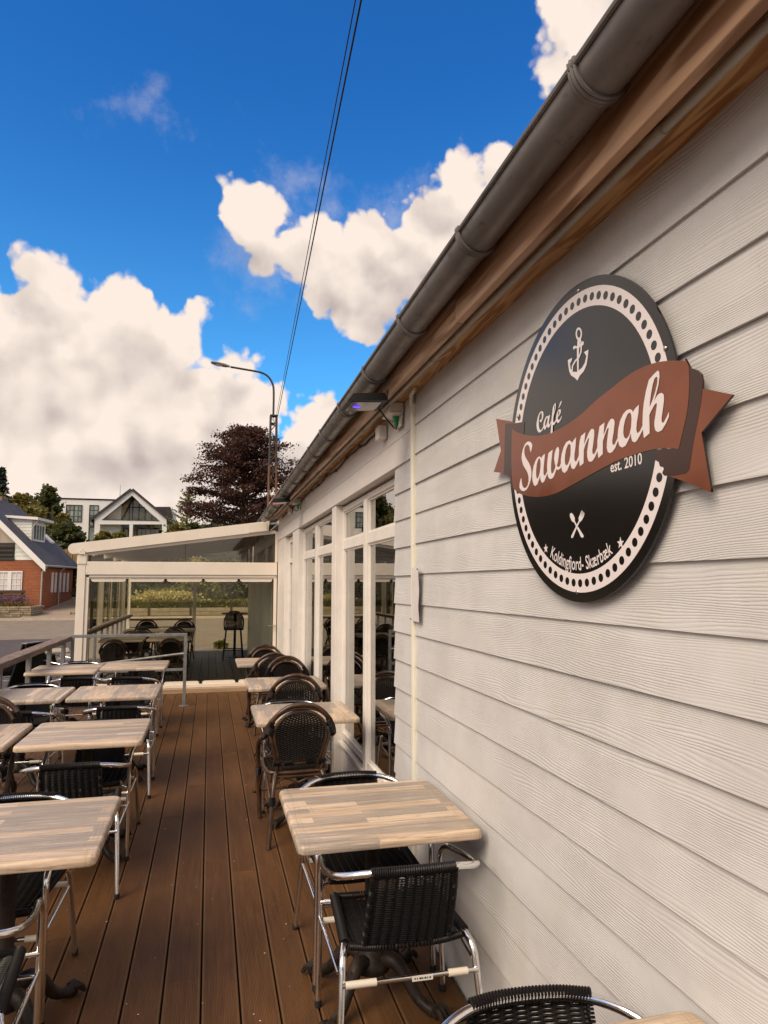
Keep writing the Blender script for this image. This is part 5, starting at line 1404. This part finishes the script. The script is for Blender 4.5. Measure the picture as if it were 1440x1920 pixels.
# roof slopes with overhang, thick boards
def slope(sx, name):
    b = MB(); ov = .30; th = .12
    e = (0 if sx > 0 else -HW) ; ex_ = e + sx * ov; ez = EV - ov * .98; rx = -HW / 2
    b.hexa([(rx, -.34, RG), (ex_, -.34, ez), (ex_, HD + .25, ez), (rx, HD + .25, RG), (rx, -.34, RG + th), (ex_, -.34, ez + th), (ex_, HD + .25, ez + th), (rx, HD + .25, RG + th)])
    return b.build(name, M['slate'], house)
rf = slope(1, 'roof'); slope(-1, 'roof')
for sx in (1, -1):
    e = 0 if sx > 0 else -HW; ex_ = e + sx * .32; ez = EV - .32 * .98; rx = -HW / 2; b = MB()
    b.hexa([(rx, -.38, RG - .26), (ex_, -.38, ez - .24), (ex_, -.345, ez - .24), (rx, -.345, RG - .26), (rx, -.38, RG + .10), (ex_, -.38, ez + .10), (ex_, -.345, ez + .10), (rx, -.345, RG + .10)])
    b.build('bargeboard', M['render'], house)
b = MB(); b.tube([(.33, -.3, EV - .26), (.33, HD + .2, EV - .26)], .055, 8); b.build('gutter', M['conduit'], house)
for y in (-.03, 2.45):
    b = MB(); b.tube(bentpath([(.30, y, EV - .30), (.06, y, EV - .55), (.06, y, 0.02 + y * .06)], .1), .04, 8); b.build('downpipe', M['conduit'], house)
# white boards in the right corner of the gable
for k in range(6):
    z0 = EV + .03 + k * .20; x1 = -.06 - (z0 - EV + .22) / .98; x0 = -1.30
    if x1 - x0 < .12: break
    b = MB(); b.hexa([(x0, .055, z0), (-.06 - (z0 - EV) / .98, .055, z0), (-.06 - (z0 - EV) / .98, .099, z0), (x0, .099, z0), (x0, .07, z0 + .195), (x1, .07, z0 + .195), (x1, .099, z0 + .195), (x0, .099, z0 + .195)]); b.build('gable_board', M['white_wood'], house)
b = MB(); b.box(-5.2, -1.32, -.05, .09, EV + .02, EV + .12); b.build('balcony_floor', M['frame_dark'], house)
b = MB(); b.box(-5.0, -1.34, .085, .098, EV + .14, EV + .88); b.build('recess_shade', M['frame_dark'], house)  # flat dark panel painted for the shade inside the balcony
for k in range(3):
    b = MB(); b.cbox(-5.0, -1.36, -.04, -.005, EV + .22 + k * .22, EV + .30 + k * .22, .01); b.build('balcony_rail', M['bench_wood'], house)
b = MB(); b.cbox(-2.32, -2.18, -.02, .09, EV + 1.05, EV + 1.45, .02); b.build('wall_lamp', M['dark_metal'], house)
# front window: three lights, muntins, curtains
wx1, wx0, wz0, wz1 = -.86, -2.62, .98, 2.02
f = MB()
for a, c, d, e in ((wx0, wx1, wz0, wz0 + .07), (wx0, wx1, wz1 - .07, wz1)): f.box(a, c, -.05, .04, d, e)
w3 = (wx1 - wx0) / 3
for k in range(4):
    x = wx0 + k * w3; hw_ = .045 if k in (0, 3) else .08
    f.box(max(wx0, x - hw_), min(wx1, x + hw_), -.049, .04, wz0 + .07, wz1 - .07)
fo = f.build('window', M['render'], house)
for k in range(3):
    x0 = wx0 + k * w3 + .08; x1 = x0 + w3 - .16
    b = MB(); b.box(x0, x1, -.012, -.004, wz0 + .07, wz1 - .07); b.build('pane', M['curtain'], fo)
    b = MB()
    for zz in (wz0 + .36, wz0 + .66): b.box(x0, x1, -.03, -.013, zz - .012, zz + .012)
    b.box((x0 + x1) / 2 - .012, (x0 + x1) / 2 + .012, -.031, -.0125, wz0 + .07, wz1 - .07); b.build('muntin', M['render'], fo)
for y in (1.55, 2.05, 2.72, 3.32, 3.9):
    b = MB(); b.box(-.02, .045, y - .10, y + .10, .95, 1.98)
    fo = b.build('side_window', M['render'], house)
    p = MB(); p.box(.046, .05, y - .055, y + .055, 1.02, 1.92); p.build('pane', M['curtain'], fo)
# dormer
dx0, dx1, dy0, dy1 = -2.75, -1.0, 1.2, 3.1
dzt = EV + 2.18
for k in range(9):
    z0 = EV + .80 + k * .155; x0 = max(dx0, -(z0 + .19 - EV) / .98 + .02)
    if x0 > dx1: continue
    b = MB(); b.hexa([(x0, dy0 - .015, z0), (dx1, dy0 - .015, z0), (dx1, dy0 + .02, z0), (x0, dy0 + .02, z0), (x0, dy0, z0 + .15), (dx1, dy0, z0 + .15), (dx1, dy0 + .02, z0 + .15), (x0, dy0 + .02, z0 + .15)]); b.build('dormer_board', M['white_wood'], house)
b = MB(); b.box(dx0, dx1, dy0 + .021, dy1, EV + .7, dzt - .02); b.build('dormer_wall', M['white_wood'], house)
b = MB(); b.hexa([(dx0 - .1, dy0 - .2, dzt + .08), (dx1 + .35, dy0 - .2, dzt - .06), (dx1 + .35, dy1 + .2, dzt - .06), (dx0 - .1, dy1 + .2, dzt + .08), (dx0 - .1, dy0 - .2, dzt + .20), (dx1 + .35, dy0 - .2, dzt + .08), (dx1 + .35, dy1 + .2, dzt + .08), (dx0 - .1, dy1 + .2, dzt + .20)]); b.build('dormer_roof', M['render'], house)
f = MB(); f.box(dx1 + .002, dx1 + .04, dy0 + .15, dy1 - .15, EV + 1.05, dzt - .2); fo = f.build('dormer_window', M['render'], house)
for k in range(4):
    y0 = dy0 + .22 + k * .37; p = MB(); p.box(dx1 + .041, dx1 + .046, y0, y0 + .28, EV + 1.15, dzt - .28); p.build('pane', M['far_glass'], fo)
b = MB(); b.tube(bentpath([(dx1 + .36, dy0 - .1, dzt - .05), (dx1 + .05, dy0 - .06, dzt - .5), (dx1 + .05, dy0 - .06, EV + 1.0)], .1), .03, 6); b.build('downpipe', M['conduit'], house)
b = MB(); b.cbox(-HW/2 - .95, -HW/2 - .25, HD - 1.2, HD - .4, RG - 1.3, RG + .42, .02); ch = b.build('chimney', M['chimney_brick'], rf)
b = MB(); b.cbox(-HW/2 - .12, -HW/2 + .82, HD - 1.27, HD - .33, RG + .78, RG + .92, .02); b.build('chimney_cap', M['stone'], rf) if False else None
b = MB(); b.hexa([(-1.45, 3.9, EV + 1.5), (-1.0, 3.9, EV + 1.06), (-1.0, 4.5, EV + 1.06), (-1.45, 4.5, EV + 1.5), (-1.42, 3.9, EV + 1.6), (-.97, 3.9, EV + 1.16), (-.97, 4.5, EV + 1.16), (-1.42, 4.5, EV + 1.6)]); b.build('skylight', M['render'], rf)
# slatted bench rail, lavender and stone planter in front
t = thing('slatted_fence', 'low dark brown slatted fence under the window of the brick house', 'fence', (-8.75, 36.9, gh(36.9)), R(-5))
for k in range(4):
    b = MB(); b.cbox(-2.6, .12, -.03, .03, .42 + k * .20, .56 + k * .20, .008); b.build('slat', M['bench_wood'], t)
for x in (-2.2, -.95, -.02):
    b = MB(); b.cbox(x - .05, x + .05, .031, .11, 0, 1.14, .008); b.build('post', M['bench_wood'], t)
t = thing('stone_planter', 'low dry stone planter wall at the corner of the brick house', 'planter', (-8.3, 35.4, gh(35.4)), R(-5))
for row in range(5):
    x = -3.0 + rnd.uniform(0, .2)
    while x < .28:
        w = rnd.uniform(.28, .75); b = MB(); b.cbox(x, min(.32, x + w - .015), -.02 + rnd.uniform(-.03, .03), .3, row * .095, row * .095 + .085, .012)
        b.build('stone', M['stone'], t); x += w
for row in range(5):
    y = .31
    while y < 1.6:
        w = rnd.uniform(.3, .6); b = MB(); b.cbox(.02, .31 + rnd.uniform(-.03, .03), y, y + w - .015, row * .095, row * .095 + .085, .012); b.build('stone', M['stone'], t); y += w
b = MB(); b.box(-3.0, .02, .28, 1.6, .3, .40); b.build('soil', M['soil'], t)
for k, (dx, w) in enumerate(((-2.35, 1.2), (-1.15, 1.15), (-.25, 1.05))):
    nm = ['lavender clump at the left frame edge in the stone planter', 'middle lavender clump in the stone planter', 'lavender clump nearest the house corner in the stone planter'][k]
    t = thing('lavender', nm, 'lavender', (-8.32 + dx, 35.95, gh(35.9) + .38), 0, 'lavender clumps in the planter')
    P = np.concatenate([clump((rnd.uniform(-.45, .45) * w, rnd.uniform(-.2, .2), .12), (.2, .2, .1), 40) for _ in range(14)]); leaf_mesh('foliage', P, (.05, .12), M['leaf_olive'], .1, t, .4)
    P = np.concatenate([clump((rnd.uniform(-.5, .5) * w, rnd.uniform(-.25, .25), .40 + rnd.uniform(-.06, .06)), (.18, .18, .10), 40) for _ in range(16)]); leaf_mesh('flowers', P, (.04, .10), M['lavender'], .1, t, .5)
# dark gate beside the house and timber fence behind it
p = atY(133, 1080, 42.6); t = thing('dark_gate', 'dark boarded gate between the brick house and the conservatory post', 'gate', (p.x + .05, 42.6, gh(42.6)))
for k in range(9):
    b = MB(); b.cbox(k * .17, k * .17 + .165, -.02, .02, .05, 1.9, .005); b.build('board', M['black'], t)
b = MB(); b.cbox(-.06, 1.6, .021, .06, 1.70, 1.82, .005); b.cbox(-.06, 1.6, .021, .06, .2, .32, .005); b.build('frame', M['dark_metal'], t)
pa = atY(98, 1030, 50); pb = atY(162, 1030, 50)
t = thing('timber_fence', 'golden brown upright board fence behind the brick house', 'fence', (pa.x, 50, gh(50) - .1))
hgt = pa.z - gh(50) + .1; n_ = int((pb.x - pa.x) / .16)
for k in range(n_):
    b = MB(); b.cbox(k * .16, k * .16 + .135, -.02 - .03 * (k % 2), .02 - .03 * (k % 2), .0, hgt + rnd.uniform(-.05, .05), .006); b.build('board', M['fence_wood'], t)
b = MB(); b.cbox(0, n_ * .16, .021, .07, hgt - .4, hgt - .3, .006); b.cbox(0, n_ * .16, .021, .07, .3, .4, .006); b.build('fence_rail', M['fence_wood'], t)

# ================================================================== white house up the hill
WD = 80.0
wz0 = gh(WD) - .4
wh = thing('white_house', 'white modern house on the hill with glazed triangular gable and dark framed windows', 'house', (atY(107, 1000, WD).x, WD, wz0))
ox = atY(107, 1000, WD).x
def wp(px, py): p = atY(px, py, WD); return (p.x - ox, p.z - wz0)
def wbox(px0, py0, px1, py1, y0, y1, name, m, parent=None, z_floor=None):
    (x0, z1), (x1, z0) = wp(px0, py0), wp(px1, py1)
    if z_floor is not None: z0 = z_floor
    b = MB(); b.box(x0, x1, y0, y1, z0, z1); return b.build(name, m, parent or wh)
wbox(107.5, 936, 225, 1016, 0, 9, 'wall', M['render'], z_floor=-1.5)
wbox(106.5, 933.2, 226, 937.6, -.12, 9.1, 'roof_edge', M['roof_dark'])
def dwin(px0, py0, px1, py1, nx, ny, name='window', y=-.02, heavy=None):
    (x0, z1), (x1, z0) = wp(px0, py0), wp(px1, py1); f = MB(); t_ = .07
    f.box(x0, x1, y - .05, y + .03, z0, z0 + t_); f.box(x0, x1, y - .05, y + .03, z1 - t_, z1); f.box(x0, x0 + t_, y - .049, y + .029, z0 + t_, z1 - t_); f.box(x1 - t_, x1, y - .049, y + .029, z0 + t_, z1 - t_)
    fo = f.build(name, M['frame_dark'], wh)
    for i in range(nx):
        for j in range(ny):
            a = x0 + (x1 - x0) * i / nx + .02; c = x0 + (x1 - x0) * (i + 1) / nx - .02; d = z0 + (z1 - z0) * j / ny + .02; e = z0 + (z1 - z0) * (j + 1) / ny - .02
            p = MB(); p.box(a, c, y + .005, y + .02, d, e); p.build('pane', M['far_glass'], fo)
    g_ = MB(); 
    for i in range(1, nx): x = x0 + (x1 - x0) * i / nx; w_ = .05 if (nx == 4 and i == 2) else .022; g_.box(x - w_, x + w_, y - .03, y + .028, z0 + t_, z1 - t_)
    for j in range(1, ny): z = z0 + (z1 - z0) * j / ny; g_.box(x0 + t_, x1 - t_, y - .028, y + .027, z - .022, z + .022)
    g_.build('muntins', M['frame_dark'], fo)
    return fo
dwin(124, 946.2, 153.2, 979.3, 4, 3)
dwin(167.8, 946.8, 183.5, 986.5, 2, 4)
dwin(122.8, 986.5, 151.3, 999.8, 2, 1)
dwin(166.3, 987, 180.5, 1015, 1, 1, 'door')
# gable part: thick white rakes around an open triangle
AP, LE, RE = wp(249, 921.5), wp(180, 973.5), wp(313.5, 975.5)
ia, il, ir = wp(249.2, 931), wp(193.5, 976.3), wp(300, 977.8)
b = MB()
tri_o = [LE, (wp(180.2, 985)[0], LE[1] - .05), wp(181, 984.5), wp(311, 984.5), RE, AP]
b.prism([wp(180.2, 984.5), wp(313, 984.5), RE, AP, LE], lambda a, c: (a, -1.0, c), lambda a, c: (a, -.4, c), [[il, ir, ia]])
b.build('gable_wall', M['render'], wh)
b = MB()
for (p, q) in ((LE, AP), (RE, AP)):
    dxn = Vector((q[0] - p[0], 0, q[1] - p[1])); nrm_ = Vector((-dxn.z, 0, dxn.x)).normalized(); nrm_ = nrm_ if nrm_.z > 0 else -nrm_
    o_ = Vector((p[0], 0, p[1])) - dxn.normalized() * .5; q_ = Vector((q[0], 0, q[1])) + dxn.normalized() * .02
    b.hexa([(o_.x, -1.2, o_.z), (q_.x, -1.2, q_.z), (q_.x, 9, q_.z), (o_.x, 9, o_.z)] + [(v.x, yy, v.z) for v, yy in ((o_ + nrm_ * .24, -1.2), (q_ + nrm_ * .24, -1.2), (q_ + nrm_ * .24, 9), (o_ + nrm_ * .24, 9))])
b.build('gable_roof', M['roof_dark'], wh)
b = MB(); b.prism([il, ir, ia], lambda a, c: (a, 1.1, c), lambda a, c: (a, 1.15, c)); b.build('gable_glazing', M['far_glass'], wh)
for px in (226, 240, 246, 258, 270, 283):
    (x, z0) = wp(px, 977); zt = ia[1] - abs(x - ia[0]) * (ia[1] - il[1]) / (ia[0] - il[0]) - .1
    if zt > z0: b = MB(); b.box(x - .045, x + .045, 1.0, 1.09, z0, zt); b.build('mullion', M['frame_dark'], wh)
(x0, z1), (x1, z0) = wp(226, 948), wp(272, 950.5); b = MB(); b.box(x0, x1, 1.0, 1.088, z0, z1); b.build('mullion', M['frame_dark'], wh)
b = MB(); b.prism([(il[0] + .3, il[1] + .3), (ia[0] - .2, ia[1] - .3), (ia[0] - 1.0, ia[1] - 2.2), (il[0] + 1.6, il[1] + .5)], lambda a, c: (a, .2, c), lambda a, c: (a, .9, c)); b.build('gable_lining', M['step_wood'], wh)
wbox(193.5, 975.3, 300, 978.2, -1.06, 1.1, 'balcony_edge', M['roof_dark'])
(x0, z1), (x1, z0) = wp(205, 962), wp(291, 975); b = MB(); b.box(x0, x1, -.9, -.88, z0, z1); b.build('balcony_glass', M['cons_glass'], wh)
# lower storey: piers and recessed glazed wall
wbox(180.2, 984.6, 188.8, 1016, -1.0, -.4, 'pier', M['render'], z_floor=-1.5)
wbox(244.8, 984.6, 249.8, 1016, -1.0, -.4, 'pier', M['render'], z_floor=-1.5)
wbox(305, 984.6, 313, 1016, -1.0, -.4, 'pier', M['render'], z_floor=-1.5)
wbox(181, 984.8, 312, 1016, 2.0, 8.9, 'rear_wall', M['beige_wall'], z_floor=-1.5)
dwin(208, 988.5, 236.5, 1014, 3, 1, 'terrace_window', 1.95)
dwin(253.5, 988.5, 296, 1014, 5, 1, 'terrace_window', 1.95)
# roofs behind
(x0, z1), (x1, z0) = wp(288, 948), wp(322.5, 985); b = MB(); b.box(x0, x1, 2, 9, -1.5, z0 + 1.8); b.build('wing_wall', M['render'], wh)
b = MB(); b.prism([wp(286, 948), wp(318, 948), wp(324, 972), wp(300, 972)], lambda a, c: (a, 1.2, c), lambda a, c: (a, 9, c)); b.build('wing_roof', M['roof_dark'], wh)
b = MB(); b.prism([wp(171, 936), wp(176, 929), wp(184, 926.3), wp(192, 930.5), wp(232, 931.5), wp(240, 936)], lambda a, c: (a, 9.2, c), lambda a, c: (a, 14, c)); b.build('rear_roof', M['roof_brown'], wh)
b = MB(); x_, z_ = wp(213.6, 936); b.tube([(x_, 5, z_), (x_, 5, wp(214.5, 897)[1])], [.04, .02], 6); b.build('flagpole', M['galv'], wh)
# small far house behind the beech
p = atY(385, 996, 95); t = thing('far_house', 'low house with grey walls half hidden behind the foot of the beech', 'house', (p.x, 95, gh(95)))
(xa, za), (xb, zb) = (atY(385, 992, 95).x - p.x, atY(385, 992, 95).z - gh(95)), (atY(425, 992, 95).x - p.x, 0)
b = MB(); b.box(0, xb, 0, 6, -1, za); b.build('wall', M['render'], t)
b = MB(); b.box(-.4, xb + .4, -.4, 6.4, za, za + .45); b.build('roof', M['roof_dark'], t)
for k in range(4):
    b = MB(); b.box(.4 + k * .7, .9 + k * .7, -.03, .02, za - 1.2, za - .3); b.build('window', M['frame_dark'], t)

# ================================================================== lattice mast with street lamp and overhead wires
MY = 30.0; mt = atY(513, 780, MY); mb_ = atY(508, 950, MY)
mast = thing('lattice_mast', 'rusty steel lattice mast carrying a long armed street lamp behind the cafe gutter', 'lamp post', (mb_.x + .05, MY, gh(MY)))
ht = mt.z - gh(MY); w0, w1 = .225, .125
topx = mt.x - (mb_.x + .05)
def mcorner(sx, sy, f): w = w0 + (w1 - w0) * f; return (topx * f + sx * w, sy * w, ht * f)
for sx in (-1, 1):
    for sy in (-1, 1):
        b = MB(); b.tube([mcorner(sx, sy, 0), mcorner(sx, sy, .75)], .042, 4); lo = b.build('leg', M['rust'], mast)
        b = MB(); b.tube([mcorner(sx, sy, .75), mcorner(sx, sy, 1)], .040, 4); b.build('upper_leg', M['dark_metal'], mast)
b = MB(); nseg = 26
for i in range(nseg):
    f0, f1 = i / nseg, (i + 1) / nseg
    for (a, c) in (((-1, -1), (1, -1)), ((-1, 1), (1, 1)), ((-1, -1), (-1, 1)), ((1, -1), (1, 1))):
        if i % 2: a, c = c, a
        b.tube([mcorner(*a, f0), mcorner(*c, f1)], .012, 4, caps=False)
b.build('bracing', M['rust'], mast)
for q in ((topx - .16, topx + .16, -.16, .16, ht - .03, ht + .03), (topx - .10, topx + .06, -.05, .05, ht - .42, ht - .30), (topx - .02, topx + .1, -.05, .05, ht - 1.05, ht - .90), (topx - .1, topx + .1, -.05, .05, ht - 2.5, ht - 2.36)):
    b = MB(); b.box(*q); b.build('fitting', M['dark_metal'], mast)
def mp(px, py): p = atY(px, py, MY); return (p.x - (mb_.x + .05), 0, p.z - gh(MY))
arm = [mp(512.5, 783), mp(513.2, 735), mp(511, 720), mp(503.5, 707), mp(492, 699.5), mp(478, 696), mp(455, 692), mp(432, 688)]
b = MB(); b.tube(smoothpath(arm, 5), .045, 8); b.build('lamp_arm', M['dark_metal'], mast, smooth=60)
h0, h1 = Vector(mp(431, 687.5)), Vector(mp(395.5, 679.5)); dv = (h1 - h0)
b = MB()
sec = [(0, .05, .05), (.12, .07, .06), (.2, .13, .075), (.55, .16, .085), (.85, .15, .07), (1.0, .10, .03)]
vs_ = []; n = 10
for f, w, hgt_ in sec:
    c = h0 + dv * f
    for k in range(n): a = 2 * PI * k / n; vs_.append((c.x, c.y + w * math.cos(a), c.z + hgt_ * max(-.55, math.sin(a))))
b.add(vs_, [(i*n+k, i*n+(k+1) % n, (i+1)*n+(k+1) % n, (i+1)*n+k) for i in range(5) for k in range(n)] + [tuple(range(n)), tuple(5*n + k for k in range(n))[::-1]])
lh = b.build('lamp_head', M['galv'], mast, smooth=50)
b = MB(); c = h0 + dv * .58; b.sphere((c.x, c.y, c.z - .05), .12, 10, (1.5, .9, .35)); b.build('lamp_glass', M['white_plastic'], lh, smooth=60)
def wire(pa, px_top, zw, label, r):
    q = atZ(px_top, 0, zw); d = (q - pa); e = pa + d * 2.2
    sag = [pa.lerp(e, k / 24) + Vector((0, 0, -1.1 * 4 * (k / 24) * (1 - k / 24) * .12)) for k in range(25)]
    b = MB(); b.tube([p - pa for p in sag], r, 5); o = b.build('overhead_wire', M['black']); o.location = pa
    tag(o, label, 'wire', 'overhead wires'); return o
base = Vector((mast.location.x, MY, gh(MY)))
wire(base + Vector((topx + .10, -.05, ht - .06)), 663, 8.6, 'thinner overhead wire, left of the pair running from the mast over the deck', .0085)
wire(base + Vector((topx + .16, .05, ht - .10)), 673.5, 8.7, 'thicker overhead wire, right of the pair running from the mast over the deck', .014)
